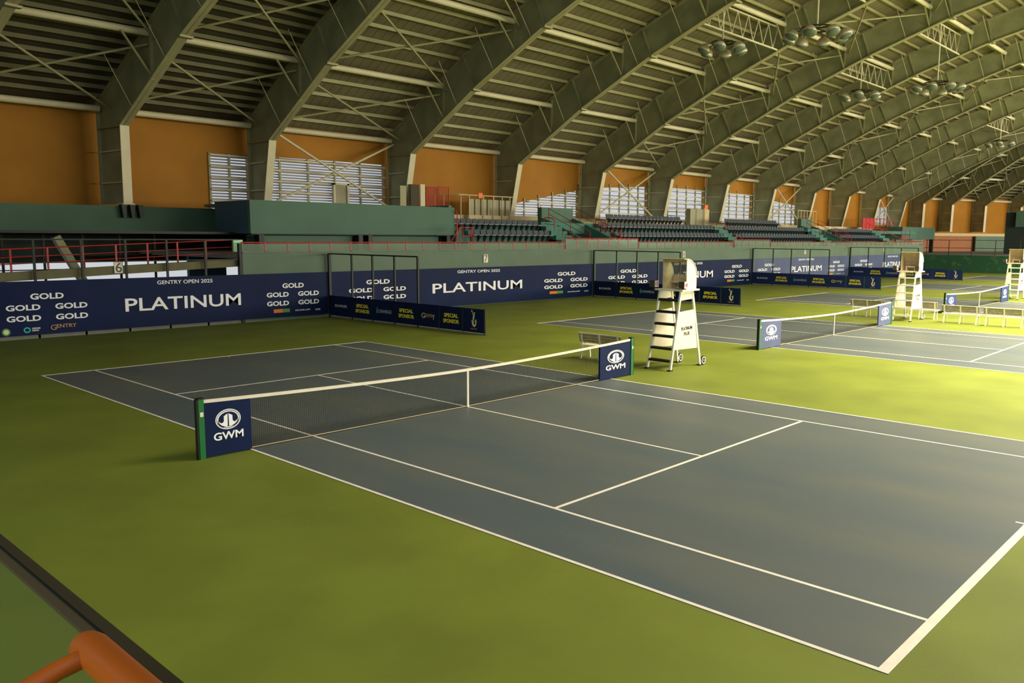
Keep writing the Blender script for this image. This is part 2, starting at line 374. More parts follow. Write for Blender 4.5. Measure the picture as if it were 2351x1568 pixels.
# ------------------------------------------------------------------ umpire chairs
def make_chair(loc, label, step_m, sheet_m, score_l, score_r):
    X, Y, _ = loc
    t = thing('umpire_chair', label, 'umpire chair', loc, 0, 'umpire chairs beside the nets')
    A = lambda x, y, z: (X+x, Y+y, z)
    fx = lambda z: -0.84+0.54*z/2.4
    rx = lambda z: 0.82-0.50*z/2.4
    hy = lambda z: 0.42-0.04*z/2.4
    for sy in (-1, 1):
        for f, nm in ((fx, 'front_leg'), (rx, 'rear_leg')):
            l = obj(nm, MB().bar(A(f(0.03), sy*hy(0), 0.03), A(f(2.38), sy*hy(2.4), 2.38), 0.055, 0.075), M['cream'], t)
            obj('foot', MB().box(X+f(0)-0.09, X+f(0)+0.07, Y+sy*hy(0)-0.06, Y+sy*hy(0)+0.06, 0, 0.035), M['rubber'], l)
        pn = MB()
        poly = [(fx(0.58)+0.02, 0.62 if sy < 0 else 0.62), (rx(0.58)-0.02, 0.58), (rx(1.78)-0.02, 1.80), (fx(1.78)+0.02, 1.76)]
        pn.prism(poly, A(0, sy*0.40, 0), (1, 0, 0), (0, 0, 1), (0, 1, 0), -0.012, 0.012)
        poly = [(fx(2.08)+0.02, 2.10), (rx(2.08)-0.02, 2.14), (rx(2.38), 2.39), (fx(2.38), 2.39)]
        pn.prism(poly, A(0, sy*0.385, 0), (1, 0, 0), (0, 0, 1), (0, 1, 0), -0.012, 0.012)
        p = obj('side_panel', pn, M['cream'], t)
        if sy < 0:
            l = MB(); letters(l, 'PLATINUM', A(-0.28, -0.413, 1.18), (1, 0, 0.03), (0, 0, 1), 0.60, 0.105, bold=0.02)
            letters(l, 'PLUS', A(-0.12, -0.413, 1.02), (1, 0, 0.03), (0, 0, 1), 0.30, 0.105, bold=0.02)
            obj('lettering', l, M['black'], p)
        w = MB(); w.lathe([(0.13, -0.025), (0.145, -0.015), (0.145, 0.015), (0.13, 0.025), (0.03, 0.02), (0.0, 0.02)], A(0.98, sy*0.43, 0.15), (0, 1, 0), 20)
        w.lathe([(0.0, -0.03), (0.05, -0.03), (0.09, -0.022), (0.13, -0.025)], A(0.98, sy*0.43, 0.15), (0, 1, 0), 20)
        wo = obj('wheel', w, M['rubber'], t)
        r_ = MB(); r_.lathe([(0.115, -0.032), (0.10, -0.036), (0.085, -0.032)], A(0.98, sy*0.43, 0.15), (0, 1, 0), 20); r_.tube([A(0.98, sy*0.43-0.04, 0.15), A(0.98, sy*0.43+0.04, 0.15)], 0.025)
        obj('wheel_hub', r_, M['cream'], wo)
        obj('axle_arm', MB().bar(A(rx(0.15), sy*0.41, 0.15), A(0.98, sy*0.43, 0.15), 0.035), M['cream'], t)
    for k in range(6):
        z = 0.30+0.365*k
        obj('step', MB().box(X+fx(z)-0.07, X+fx(z)+0.11, Y-hy(z)+0.03, Y+hy(z)-0.03, z-0.05, z+0.02), step_m, t)
    obj('rear_brace', MB().bar(A(rx(1.3), -0.38, 1.3), A(rx(1.3), 0.38, 1.3), 0.05).bar(A(rx(0.6), -0.38, 0.6), A(rx(0.6), 0.38, 0.6), 0.05), M['cream'], t)
    pf = MB().box(X-0.42, X+0.52, Y-0.52, Y+0.50, 2.39, 2.44); obj('platform', pf, M['cream'], t)
    # writing shelves either side, curved side panels, hood roof, back sheet
    fxh, rxh, zb, zt = -0.10, 0.45, 2.44, 3.36
    prof = [(fxh, zb), (rxh, zb), (rxh, 2.88)] + [(fxh+(rxh-fxh)*math.cos(R(a)), 2.88+(zt-2.88)*math.sin(R(a))) for a in range(10, 91, 10)]
    for sy in (-1, 1):
        y = sy*0.43
        obj('hood_side', MB().prism(prof, A(0, y, 0), (1, 0, 0), (0, 0, 1), (0, 1, 0), -0.012, 0.012), M['cream'] if sy < 0 else M['cream_wood'], t)
        edge = [A(x, y*1.01, z) for x, z in prof[2:]]
        obj('hood_rib', MB().strip(edge, 0.05, 0.02, (0, 1, 0)), M['cream'], t)
    arc = [(fxh+(rxh-fxh)*math.cos(R(a)), 2.88+(zt-2.88)*math.sin(R(a))) for a in range(50, 100, 8)]
    arc.append((fxh-0.16, zt+0.0))
    obj('hood_roof', MB().strip([A(x, 0, z+0.012) for x, z in arc], 0.90, 0.022, (0, 1, 0)), M['cream_wood'], t)
    arc2 = [(rxh, 2.82)] + [(fxh+(rxh-fxh)*math.cos(R(a)), 2.88+(zt-2.88)*math.sin(R(a))) for a in range(0, 51, 10)]
    obj('back_sheet', MB().strip([A(x, 0, z) for x, z in arc2], 0.84, 0.006, (0, 1, 0)), sheet_m, t)
    obj('back_rail', MB().bar(A(rxh, -0.42, 2.83), A(rxh, 0.42, 2.83), 0.05), M['cream_wood'], t)
    obj('backrest', MB().box(X+rxh-0.02, X+rxh+0.01, Y-0.42, Y+0.42, 2.46, 2.80), M['cream_wood'], t)
    st = MB().box(X-0.02, X+0.40, Y-0.24, Y+0.24, 2.62, 2.66).box(X+0.0, X+0.36, Y-0.22, Y-0.18, 2.44, 2.62).box(X+0.0, X+0.36, Y+0.18, Y+0.22, 2.44, 2.62)
    obj('seat', st, M['cream_wood'], t)
    for sy, tx, nm in ((1, score_l, 'score'), (-1, score_r, 'score')):
        x0, y0 = (-0.40, 0.62) if sy > 0 else (-0.34, -0.42)
        b = obj('score_box', MB().box(X+x0, X+x0+0.20, Y+y0-0.10, Y+y0+0.10, 2.48, 2.68).bar(A(x0+0.1, y0, 2.40), A(x0+0.1, y0, 2.50), 0.05).bar(A(x0+0.1, y0, 2.42), A(x0+0.1, sy*0.48, 2.42), 0.05), M['dark_panel'], t)
        cd = MB().box(X+x0+0.0, X+x0+0.2, Y+y0-0.108, Y+y0-0.10, 2.48, 2.68); c_ = obj('score_card', cd, M['white'], b)
        l = MB(); letters(l, tx, A(x0+0.03, y0-0.108, 2.52), (1, 0, 0), (0, 0, 1), 0.14, 0.12, bold=0.02); obj('numerals', l, M['red_print'], c_)
    return t
make_chair((14.12, -0.02, 0), 'cream umpire chair with black steps beside the nearest net', M['rubber'], M['dark_glass'], '15', '40')
make_chair((34.95, 0.12, 0), 'cream umpire chair with white steps beside the second net', M['cream'], M['cream_wood'], '40', '40')
make_chair((55.55, 0.25, 0), 'cream umpire chair at the right edge beside the third net', M['cream'], M['cream_wood'], '15', '40')

# ------------------------------------------------------------------ benches (backs towards the camera)
def make_bench(loc, L, label):
    X, Y, _ = loc
    t = thing('bench', label, 'bench', loc, 0, 'slatted benches beside the courts')
    n = 3
    for k in range(n):
        y = Y-L/2+0.12+(L-0.24)*k/(n-1)
        obj('leg', MB().bar((X+0.06, y, 0.42), (X-0.04, y, 0.0), 0.05, 0.035).bar((X+0.40, y, 0.42), (X+0.46, y, 0.0), 0.05, 0.035).bar((X+0.0, y, 0.41), (X+0.42, y, 0.41), 0.05, 0.04), M['cream'], t)
        obj('back_upright', MB().bar((X+0.06, y, 0.40), (X-0.03, y, 0.84), 0.055, 0.03), M['cream'], t)
    for k in range(4): obj('seat_slat', MB().box(X+0.05+0.10*k, X+0.135+0.10*k, Y-L/2, Y+L/2, 0.43, 0.465), M['cream'], t)
    for k in range(3):
        z = 0.56+0.095*k; x = X+0.035-0.02*k
        obj('back_slat', MB().box(x-0.0, x+0.025, Y-L/2, Y+L/2, z, z+0.085), M['bench_wood'], t)
    obj('top_slat', MB().box(X-0.04, X-0.005, Y-L/2, Y+L/2, 0.845, 0.87), M['cream'], t)
make_bench((13.45, 2.45, 0), 1.75, 'slatted bench behind the right end of the nearest net')
make_bench((35.25, 2.30, 0), 1.75, 'slatted bench behind the right end of the second net')
make_bench((36.25, 0.0, 0), 1.70, 'slatted bench just behind the second umpire chair')
make_bench((34.98, -2.30, 0), 1.70, 'slatted bench between the second umpire chair and the right-hand bench')
make_bench((34.78, -4.25, 0), 1.75, 'slatted bench nearest the right edge of the picture')

# ------------------------------------------------------------------ divider fences with sponsor boards
FENCE_X = [15.5, 36.0, 57.6, 78.2]
FW = ['between the first and second courts', 'between the second and third courts', 'between the third and fourth courts', 'between the fourth and fifth courts']
def make_fence(i, x):
    t = thing('divider_fence', 'dark green frame fence with sponsor boards ' + FW[i], 'fence', (x, 15.5, 0), 0, 'divider fences between courts')
    pm = M['black'] if i == 0 else M['dark_green']
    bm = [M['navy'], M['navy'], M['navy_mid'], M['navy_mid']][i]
    ys = [21.15, 19.25, 17.6, 15.95, 14.3, 12.85, 11.35, 10.05]
    for k in range(5):
        w = 0.08 if k else 0.13
        obj('fence_post', MB().box(x-w/2, x+w/2, ys[k]-w/2, ys[k]+w/2, 0, 3.1), pm, t)
    obj('top_rail', MB().box(x-0.03, x+0.03, 14.3, 21.15, 3.06, 3.12), pm, t)
    obj('bottom_rail', MB().box(x-0.03, x+0.03, 10.05, 21.15, 0.0, 0.06), M['concrete'], t)
    for k in range(5, 8): obj('short_post', MB().box(x-0.025, x+0.025, ys[k]-0.025, ys[k]+0.025, 0, 1.07), pm, t)
    txt = ['BUNKER', 'SPECIAL\nSPONSOR', 'CONVERGE', 'SPECIAL\nSPONSOR', 'GENTRY', 'SPECIAL\nSPONSOR', '']
    ax, ay = (0, -1, 0), (0, 0, 1)
    for k in range(7):
        a, b = ys[k]-0.04, ys[k+1]+0.03
        p = obj('sponsor_board', MB().box(x-0.045, x-0.025, b, a, 0.09, 1.06), bm, t)
        w = a-b; fxx = x-0.045; l = MB(); T = txt[k]
        def L_(s, c, z, wd, h, m, nm, bold=0.02):
            q = MB(); letters(q, s, (fxx, a-w*c+wd*w/2, z), ax, ay, wd*w, h, bold=bold); obj(nm, q, m, p)
        if T == 'BUNKER': L_(T, 0.52, 0.52, 0.56, 0.13, M['grey_print'], 'lettering')
        elif T.startswith('SPECIAL'):
            q = MB(); letters(q, 'SPECIAL', (fxx, a-w*0.20, 0.60), ax, ay, 0.62*w, 0.17, bold=0.035); letters(q, 'SPONSOR', (fxx, a-w*0.16, 0.36), ax, ay, 0.70*w, 0.17, bold=0.035)
            obj('lettering', q, M['yellow'], p)
        elif T == 'CONVERGE':
            L_(T, 0.55, 0.47, 0.66, 0.15, M['grey_print'], 'lettering', 0.0)
            q = MB(); flat(q, [(0.02, 0), (0.06, 0.02), (0.03, 0.12), (0.08, 0.34), (0.0, 0.22), (-0.02, 0.08)], (fxx, a-w*0.17, 0.42), ax, ay); obj('leaf_mark', q, M['teal_print'], p)
        elif T == 'GENTRY':
            q = MB(); letters(q, 'G', (fxx, a-w*0.17, 0.45), ax, ay, 0.17*w, 0.23, bold=0.0); letters(q, 'Y', (fxx, a-w*0.68, 0.42), ax, ay, 0.13*w, 0.22, bold=0.0); obj('lettering', q, M['cream_print'], p)
            q = MB(); letters(q, 'ENTR', (fxx, a-w*0.35, 0.50), ax, ay, 0.34*w, 0.15, bold=0.02); obj('inner_lettering', q, M['gold_print'], p)
        else:    # leaping player whose body curls into a letter G
            q = MB()
            flat(q, [(-0.13, 0.10), (-0.09, -0.10), (0.02, -0.18), (0.12, -0.12), (0.16, 0.0), (0.15, 0.16), (0.05, 0.06), (0.09, 0.06), (0.10, -0.03), (0.05, -0.09), (0.0, -0.06), (-0.01, 0.06), (0.03, 0.22), (0.06, 0.30), (0.02, 0.36), (-0.03, 0.30), (-0.06, 0.18), (-0.06, 0.02), (-0.10, 0.10)], (fxx, a-w*0.52, 0.48), ax, ay)
            flat(q, ellipse(0.045, 0.40, 0.035, 0.04, 12), (fxx, a-w*0.52, 0.48), ax, ay)
            flat(q, [(-0.03, 0.30), (-0.10, 0.44), (-0.08, 0.45), (0.0, 0.33)], (fxx, a-w*0.52, 0.48), ax, ay)
            flat(q, ellipse(-0.11, 0.48, 0.03, 0.045, 12), (fxx, a-w*0.52, 0.48), ax, ay)
            obj('player_emblem', q, M['cream_print'], p)
            q = MB(); letters(q, 'GENTRY', (fxx, a-w*0.36, 0.20), ax, ay, 0.32*w, 0.06, bold=0.0); obj('lettering', q, M['gold_print'], p)
for i, x in enumerate(FENCE_X): make_fence(i, x)

# ------------------------------------------------------------------ long back banners
BY = 21.2
def make_banner(label, xa, xb, bm, gl, pl, go, gr, wm, smalls=True, zb=0.16, zt=2.2, second=None):
    t = thing('sponsor_banner', label, 'banner', ((xa+xb)/2, BY, zb), 0, 'sponsor banners along the back of the courts')
    obj('banner_sheet', MB().box(xa, xb, BY, BY+0.03, zb, zt), bm, t)
    ax, ay, y = (1, 0, 0), (0, 0, 1), BY
    def L_(nm, items, m, bold=0.03):
        for s, x0, x1, z0, z1 in items:
            q = MB(); letters(q, s, (x0, y, z0), ax, ay, x1-x0, z1-z0, bold=bold); obj(nm, q, m, t)
    if pl: L_('headline_lettering', [('PLATINUM', pl[0], pl[1], 0.83, 1.37)], wm, 0.012)
    if go: L_('title_lettering', [('GENTRY OPEN 2025', go[0], go[1], 1.90, 2.06)], wm, 0.01)
    for g in (gl, gr):
        if not g: continue
        c0, c1 = g; w = (c1-c0); lw = w*0.41
        L_('sponsor_lettering', [('GOLD', c0+w*0.5-lw*0.5, c0+w*0.5+lw*0.5, 1.50, 1.73), ('GOLD', c0, c0+lw, 1.10, 1.32), ('GOLD', c1-lw, c1, 1.10, 1.32), ('GOLD', c0, c0+lw, 0.69, 0.91), ('GOLD', c1-lw, c1, 0.69, 0.91)], wm)
    if smalls and gr:
        c0, c1 = gr; w = c1-c0; x = c0+w*0.12
        q = MB(); r = 0.085; k = w*0.30
        flat(q, [(0, 0), (k*0.55, 0), (k*0.55, 2*r), (0, 2*r)], (x, y, 0.36), ax, ay); obj('orange_badge', q, M['orange_print'], t)
        q = MB(); flat(q, [(0, 0), (k*0.45, 0), (k*0.45, 2*r), (0, 2*r)], (x+k*0.55, y, 0.36), ax, ay); obj('green_badge', q, M['green_print'], t)
        q = MB(); letters(q, 'DUNLOP', (c0+w*0.53, y, 0.39), ax, ay, w*0.29, 0.07, bold=0.02); obj('small_lettering', q, wm, t); q = MB(); letters(q, 'CMS', (c0+w*0.92, y, 0.36), ax, ay, w*0.10, 0.09, bold=0.01); obj('small_lettering', q, wm, t)
    if smalls and gl and xa < 2:
        q = MB(); flat(q, ellipse(0, 0, 0.14, 0.14), (1.64, y, 0.33), ax, ay); obj('round_badge', q, M['cream_print'], t)
        q = MB(); ring(q, (1.64, y-0.004, 0.33), ax, ay, 0.14, 0.14, 0.05); obj('badge_ring', q, M['green_print'], t)
        q = MB(); ring(q, (2.33, y, 0.36), ax, ay, 0.12, 0.11, 0.05); obj('teal_badge', q, M['teal_print'], t)
        q = MB(); letters(q, 'DEFENDER', (2.50, y, 0.38), ax, ay, 0.28, 0.06, bold=0.02); obj('small_lettering', q, wm, t); q = MB(); letters(q, 'RISING', (2.50, y, 0.30), ax, ay, 0.22, 0.06, bold=0.02); obj('small_lettering', q, wm, t)
        q = MB(); letters(q, 'G', (3.13, y, 0.30), ax, ay, 0.20, 0.20, bold=0.0); letters(q, 'ENTRY', (3.34, y, 0.37), ax, ay, 0.70, 0.14, bold=0.01); obj('gold_lettering', q, M['gold_print'], t)
make_banner('navy banner behind the nearest court, leftmost of the long banners', 0.9, 15.42, M['navy'], (1.68, 4.48), (5.9, 10.88), (7.22, 9.6), (12.15, 14.9), M['white'])
make_banner('navy banner behind the second court', 15.62, 35.9, M['navy'], (16.62, 20.2), (22.03, 29.1), (23.85, 27.2), (31.1, 35.37), M['white'], zb=0.05)
make_banner('navy banner behind the first umpire chair', 36.15, 57.45, M['navy'], (37.6, 42.2), (44.6, 51.2), (45.6, 49.6), (53.0, 57.0), M['white'], zb=0.03)
make_banner('haze-tinted grey-blue banner behind the fourth court', 57.75, 78.05, M['navy_pale'], (58.6, 62.8), (64.9, 71.5), (66.4, 69.7), (73.0, 76.9), M['white'], zb=0.03)
make_banner('haze-tinted grey-blue banner farthest along the back wall', 78.35, 98.6, M['navy_pale'], (79.6, 84.4), (87.5, 93.5), (88.8, 92.0), (94.6, 98.2), M['white'], zb=0.03)

# number plates on the wall
for s, x, z, lab, g in (('6', 5.84, 2.63, 'square cream plate numbered six on the ramp beam', 0.27), ('7', 26.14, 2.69, 'cream plate numbered seven on the green wall', 0.27), ('8', 47.06, 2.70, 'cream plate numbered eight on the green wall', 0.26),
                        ('9', 67.9, 2.73, 'cream plate numbered nine on the green wall', 0.3), ('10', 87.9, 2.75, 'small cream plate numbered ten on the far green wall', 0.3)):
    y = 21.49 if s == '6' else 21.28
    t = obj('number_plate', MB().box(x-0.17, x+0.17, y, y+0.06, z-0.23, z+0.23), M['cream'], None, lab, 'sign', 'court number plates')
    q = MB(); letters(q, s, (x-0.12, y, z-0.19), (1, 0, 0), (0, 0, 1), 0.24, 0.38, bold=0.0); obj('numeral', q, M['trim_dark'], t)

# ------------------------------------------------------------------ back wall under the gallery, walkway, stands
struct('wall_back', MB().box(11.05, 101, 21.34, 21.7, 0, 3.15), M['green_wall'])
struct('trim_1', MB().box(11.05, 101, 21.30, 21.78, 3.15, 3.2), M['green_wall'])
struct('floor_gallery', MB().box(11.05, 101, 21.7, 34, 2.9, 3.14), M['concrete'])
struct('trim_2', MB().box(0.5, 11, 21.36, 21.46, 0.0, 0.22), M['concrete'])
# tiers
TY = [(23.9, 25.0, 3.62), (25.0, 26.1, 4.32)]
struct('floor_top_deck', MB().box(27.1, 112, 26.1, 33.2, 4.6, 4.98), M['green_stand'])
struct('wall_top_deck', MB().box(27.1, 98, 26.14, 26.3, 3.14, 4.6), M['green_stand'])
for k, (xa, xb) in enumerate([(27.1, 35.45), (41.2, 58.45), (60.05, 77.35), (82.5, 94.95)]):
    mb = MB()
    for ya, yb, z in TY: mb.box(xa, xb, ya, yb, 3.14, z)
    obj('seating_tier', mb, M['green_stand'], None, 'green stepped seating tier, ' + ['nearest the green box', 'between the two stairwells, left half', 'between the two stairwells, right half', 'beyond the far stairwell'][k], 'grandstand', 'stepped seating tiers')
# step flights beside the seat blocks
for k, (xa, xb) in enumerate([(35.5, 37.2), (58.5, 60.0), (77.4, 79.2), (95.0, 96.8)]):
    mb = MB(); n = 6
    for j in range(n):
        mb.box(xa, xb, 23.2+0.48*j, 26.08, 3.14, 3.14+0.31*(j+1))
    obj('stair_flight', mb, M['green_stand'], None, 'green concrete step flight at the ' + ['right end of the first seat block', 'middle of the long seat block', 'far stairwell', 'far end of the last seat block'][k], 'stairs', 'step flights in the stands')
# stairwells: sloped side walls, back block, rails
def stairwell(x0, x1, label):
    t = thing('stairwell', label, 'stairwell', ((x0+x1)/2, 25, 3.14), 0, 'stairwells in the stands')
    obj('back_block', MB().box(x0, x1, 27.4, 27.8, 3.14, 6.1), M['green_box'], t)
    for x in (x0, x1):
        obj('side_wall', MB().prism([(22.6, 3.14), (27.4, 3.14), (27.4, 5.35), (26.6, 5.1), (22.6, 3.5)], (x, 0, 0), (0, 1, 0), (0, 0, 1), (1, 0, 0), -0.12, 0.12), M['green_stand'], t)
        obj('hand_rail', MB().tube([(x, 22.8, 3.5), (x, 22.8, 4.35), (x, 26.7, 6.0), (x, 26.7, 5.1)], 0.03).tube([(x, 24.6, 4.3), (x, 24.6, 5.1)], 0.03).tube([(x, 22.8, 3.95), (x, 26.7, 5.6)], 0.02), M['red'], t)
    obj('opening_shade', MB().prism([(22.9, 3.16), (27.38, 3.16), (27.38, 4.6), (26.4, 4.3)], (x0+0.13, 0, 0), (0, 1, 0), (0, 0, 1), (1, 0, 0), 0, x1-x0-0.26), M['dark_wall'], t)  # solid dark wedge, its colour stands for the shade inside the opening
    obj('top_rail', MB().tube([(x0, 27.5, 6.1), (x0, 27.5, 6.28), (x1, 27.5, 6.28), (x1, 27.5, 6.1)], 0.025), M['red'], t)
stairwell(37.5, 41.0, 'green stairwell with red handrails between the first two seat blocks')
stairwell(79.5, 82.2, 'green stairwell with red handrails far along the stands')
# row end handrails
def hoop(x, y, z, label):
    obj('hand_rail', MB().tube([(x, y-0.5, z-0.5), (x, y-0.5, z+0.42), (x, y-0.35, z+0.55), (x, y+0.35, z+0.62), (x, y+0.5, z+0.5), (x, y+0.5, z-0.1)], 0.03).tube([(x, y-0.5, z+0.1), (x, y+0.5, z+0.2)], 0.02), M['red'], None, label, 'handrail', 'red hooped handrails in the stands')
for x, y, z, l in ((35.9, 25.2, 4.7, 'red handrail on the upper steps of the first seat block'), (36.4, 23.9, 3.8, 'red handrail on the lower steps of the first seat block'), (59.0, 25.2, 4.7, 'red handrail on the upper steps of the long seat block'),
                   (59.6, 23.9, 3.8, 'red handrail on the lower steps of the long seat block'), (41.9, 25.4, 4.7, 'red handrail right of the near stairwell, upper'), (42.2, 24.2, 3.95, 'red handrail right of the near stairwell, lower'),
                   (78.0, 25.0, 4.5, 'red handrail left of the far stairwell'), (83.0, 24.0, 3.9, 'red handrail right of the far stairwell'), (95.6, 24.8, 4.4, 'red handrail past the last seat block')):
    hoop(x, y, z, l)

# seats
def seat_mesh():
    mb = MB()
    w, n = 0.46, 5
    def shell(pts, t):        # profile in y,z swept in x with rounded edges
        vs = []; xs = [-w/2, -w/2+0.03, w/2-0.03, w/2]; ins = [0.03, 0, 0, 0.03]
        return pts
    back = [(0.0, 0.02), (0.05, 0.16), (0.09, 0.34), (0.10, 0.38)]
    for side, off in ((0, 0.0), (1, 0.035)):
        pass
    P = [(-w/2+0.02, 0.0), (w/2-0.02, 0.0), (w/2, 0.06), (w/2, 0.32), (w/2-0.05, 0.38), (-w/2+0.05, 0.38), (-w/2, 0.32), (-w/2, 0.06)]
    mb.prism(P, (0, 0.16, 0.40), (1, 0, 0), (0, 0.22, 1), (0, 1, 0), 0, 0.045)
    Q = [(-w/2+0.03, -0.22), (w/2-0.03, -0.22), (w/2, -0.16), (w/2, 0.18), (-w/2, 0.18), (-w/2, -0.16)]
    mb.prism(Q, (0, 0, 0.38), (1, 0, 0), (0, 1, -0.12), (0, 0, 1), 0, 0.05)
    mb.prism([(-0.2, 0.0), (0.18, 0.0), (0.18, 0.16), (-0.2, 0.36), (-0.2, 0.38), (0.2, 0.38), (0.2, 0.30)][:0] or [(-0.18, 0.36), (0.2, 0.36), (0.2, 0.10), (0.12, 0.0)], (0, 0, 0), (0, 1, 0), (0, 0, 1), (1, 0, 0), -0.035, 0.035)
    return mb
proto_seat = None
def seat_row(xa, xb, n, y, z, rowname, group):
    global proto_seat
    for k in range(n):
        x = xa+(xb-xa)*(k+0.5)/n
        lab = 'dark grey stadium seat, %s from the left in %s' % (nth(k), rowname)
        if proto_seat is None:
            proto_seat = obj('stadium_seat', seat_mesh(), M['seat'], None, lab, 'seat', group); o = proto_seat
        else:
            o = proto_seat.copy(); C.objects.link(o); o['label'] = lab; o['group'] = group
        o.location = (x, y, z)
seat_row(27.0, 35.3, 16, 25.45, 4.32, 'the upper row by the green box', 'seats by the green box')
seat_row(27.7, 35.3, 14, 24.4, 3.62, 'the lower row by the green box', 'seats by the green box')
seat_row(41.9, 58.4, 30, 25.45, 4.32, 'the upper row of the long block', 'seats of the long block')
seat_row(42.6, 58.4, 29, 24.4, 3.62, 'the lower row of the long block', 'seats of the long block')
seat_row(60.3, 76.6, 29, 25.45, 4.32, 'the upper row before the far stairwell', 'seats before the far stairwell')
seat_row(60.5, 77.2, 30, 24.4, 3.62, 'the lower row before the far stairwell', 'seats before the far stairwell')
seat_row(83.4, 94.6, 20, 25.45, 4.32, 'the upper row past the far stairwell', 'seats past the far stairwell')
seat_row(83.4, 94.7, 20, 24.4, 3.62, 'the lower row past the far stairwell', 'seats past the far stairwell')
# two raised seat rows on steel stands by the windows
for k, (xa, xb, lab) in enumerate([(46.0, 56.9, 'steel seat stand on the top deck, left of the cabinet'), (64.6, 75.4, 'steel seat stand on the top deck, right of the cabinet')]):
    mb = MB().bar((xa, 28.0, 5.38), (xb+0.5, 28.0, 5.38), 0.06)
    n = 9
    for j in range(n+1):
        x = xa+0.3+(xb-xa)*j/n; mb.bar((x, 28.0, 5.38), (x-0.12, 27.9, 4.98), 0.045).bar((x-0.12, 27.7, 5.0), (x-0.12, 28.2, 5.0), 0.045)
    obj('seat_stand', mb, M['rubber'], None, lab, 'seat stand', 'raised seat stands')
    seat_row(xa, xb, 20, 28.0, 5.05, ['the raised row left of the cabinet', 'the raised row right of the cabinet'][k], 'raised seats by the windows')

# beige kerb along the column feet
struct('trim_3', MB().box(27, 112, 31.0, 31.4, 4.98, 5.50), M['curb'])

# ------------------------------------------------------------------ balustrades
def balustrade(xa, xb, zr, label, n=None):
    t = thing('glass_balustrade', label, 'balustrade', ((xa+xb)/2, 21.4, 3.2), 0, 'glass balustrades along the gallery edge')
    n = n or max(1, round((xb-xa)/1.15)); y = 21.4
    obj('hand_rail', MB().tube([(xa, y, zr), (xb, y, zr)], 0.03), M['red'], t)
    obj('bottom_rail', MB().box(xa, xb, y-0.02, y+0.02, 3.2, 3.23), M['concrete'], t)
    for k in range(n+1):
        x = xa+(xb-xa)*k/n
        obj('post', MB().box(x-0.025, x+0.025, y-0.02, y+0.02, 3.2, zr), M['red'], t)
        if k < n:
            x2 = xa+(xb-xa)*(k+1)/n
            obj('glass_pane', MB().box(x+0.03, x2-0.03, y-0.006, y+0.006, 3.23, zr-0.06), M['glass'], t)
balustrade(11.1, 33.2, 3.64, 'red-railed glass balustrade on the near part of the green wall')
balustrade(33.35, 41.2, 3.89, 'taller red-railed glass balustrade in front of the near stairwell')
balustrade(41.35, 54.6, 3.66, 'red-railed glass balustrade in front of the long seat block, left part')
balustrade(54.8, 61.0, 3.84, 'taller red-railed glass balustrade halfway along the stands')
balustrade(61.2, 99.5, 3.64, 'red-railed glass balustrade farthest along the green wall', 30)

# ------------------------------------------------------------------ green box (commentary cabin) above the walkway
t = thing('gallery_cabin', 'large sea-green cabin standing over the walkway left of the seats', 'cabin', (20, 25, 3.14))
xa, xb, ya = 13.45, 26.9, 24.9
obj('upper_wall', MB().box(xa, xb, ya, ya+0.25, 4.05, 5.72).box(xb-0.25, xb, ya+0.25, 30.5, 4.05, 5.85), M['green_box'], t)
obj('end_wall', MB().box(xa, xa+0.25, ya+0.25, 28.6, 4.05, 5.70), M['blue_wall'], t, )
obj('roof_slab', MB().box(xa+0.25, xb-0.25, ya+0.25, 30.3, 5.45, 5.6), M['green_box'], t)
obj('lower_wall', MB().box(14.2, 26.6, 26.6, 26.8, 3.14, 4.05).box(14.2, 19.9, 25.6, 25.75, 3.14, 3.95).box(20.8, 26.2, 25.6, 25.75, 3.14, 3.95).box(26.6, 26.85, 25.62, 30.2, 3.14, 4.05), M['green_box'], t)
for x in (14.0, 20.0, 20.65, 26.45): obj('pillar', MB().box(x, x+0.28, 25.1, 25.6, 3.14, 4.05), M['black'], t)
obj('soffit', MB().box(xa+0.1, xb-0.1, ya+0.1, 30.0, 4.0, 4.05), M['black'], t)

# left: long balcony beam, dark rear wall with gaps, ramp, strut
struct('wall_balcony', MB().box(-21, 14.6, 30.3, 30.7, 4.0, 5.38), M['beam_green'])
struct('floor_balcony', MB().box(-21, 28, 30.7, 34, 4.0, 4.2), M['dark_wall'])
struct('wall_left_rear', MB().box(-21, 26.5, 32.6, 32.8, 2.5, 4.1), M['dark_wall'])
struct('ceiling_balcony', MB().box(-21, 13.4, 26.5, 30.3, 4.0, 4.12), M['black'])
obj('blue_panel', MB().box(11.9, 13.9, 28.5, 28.7, 1.6, 3.0), M['blue_wall'], None, 'blue-grey mesh panel under the cabin behind the banner end', 'panel')
obj('diagonal_strut', MB().bar((5.35, 27.2, 3.86), (7.3, 27.2, 0.0), 0.42, 0.3), M['steel_web'], None, 'thick diagonal steel strut under the left balcony beam', 'strut')
rz = lambda x: 2.52+0.0402*(x-1.7)
t = thing('access_ramp', 'olive ramp beam with red railing behind the nearest banner', 'ramp', (4, 21.8, 0))
obj('edge_beam', MB().prism([(-12, rz(-12)-0.34), (11, rz(11)-0.34), (11, rz(11)), (-12, rz(-12))], (0, 21.55, 0), (1, 0, 0), (0, 0, 1), (0, 1, 0), 0, 0.25), M['ramp'], t)
obj('deck', MB().prism([(-12, rz(-12)-0.2), (11, rz(11)-0.2), (11, rz(11)-0.05), (-12, rz(-12)-0.05)], (0, 21.8, 0), (1, 0, 0), (0, 0, 1), (0, 1, 0), 0, 1.0), M['ramp'], t)
for q, r_ in ((0.84, 0.026), (0.52, 0.018), (0.26, 0.018)):
    obj('rail', MB().tube([(-12, 22.5, rz(-12)+q), (11.3, 22.5, rz(11.3)+q)], r_), M['red'], t)
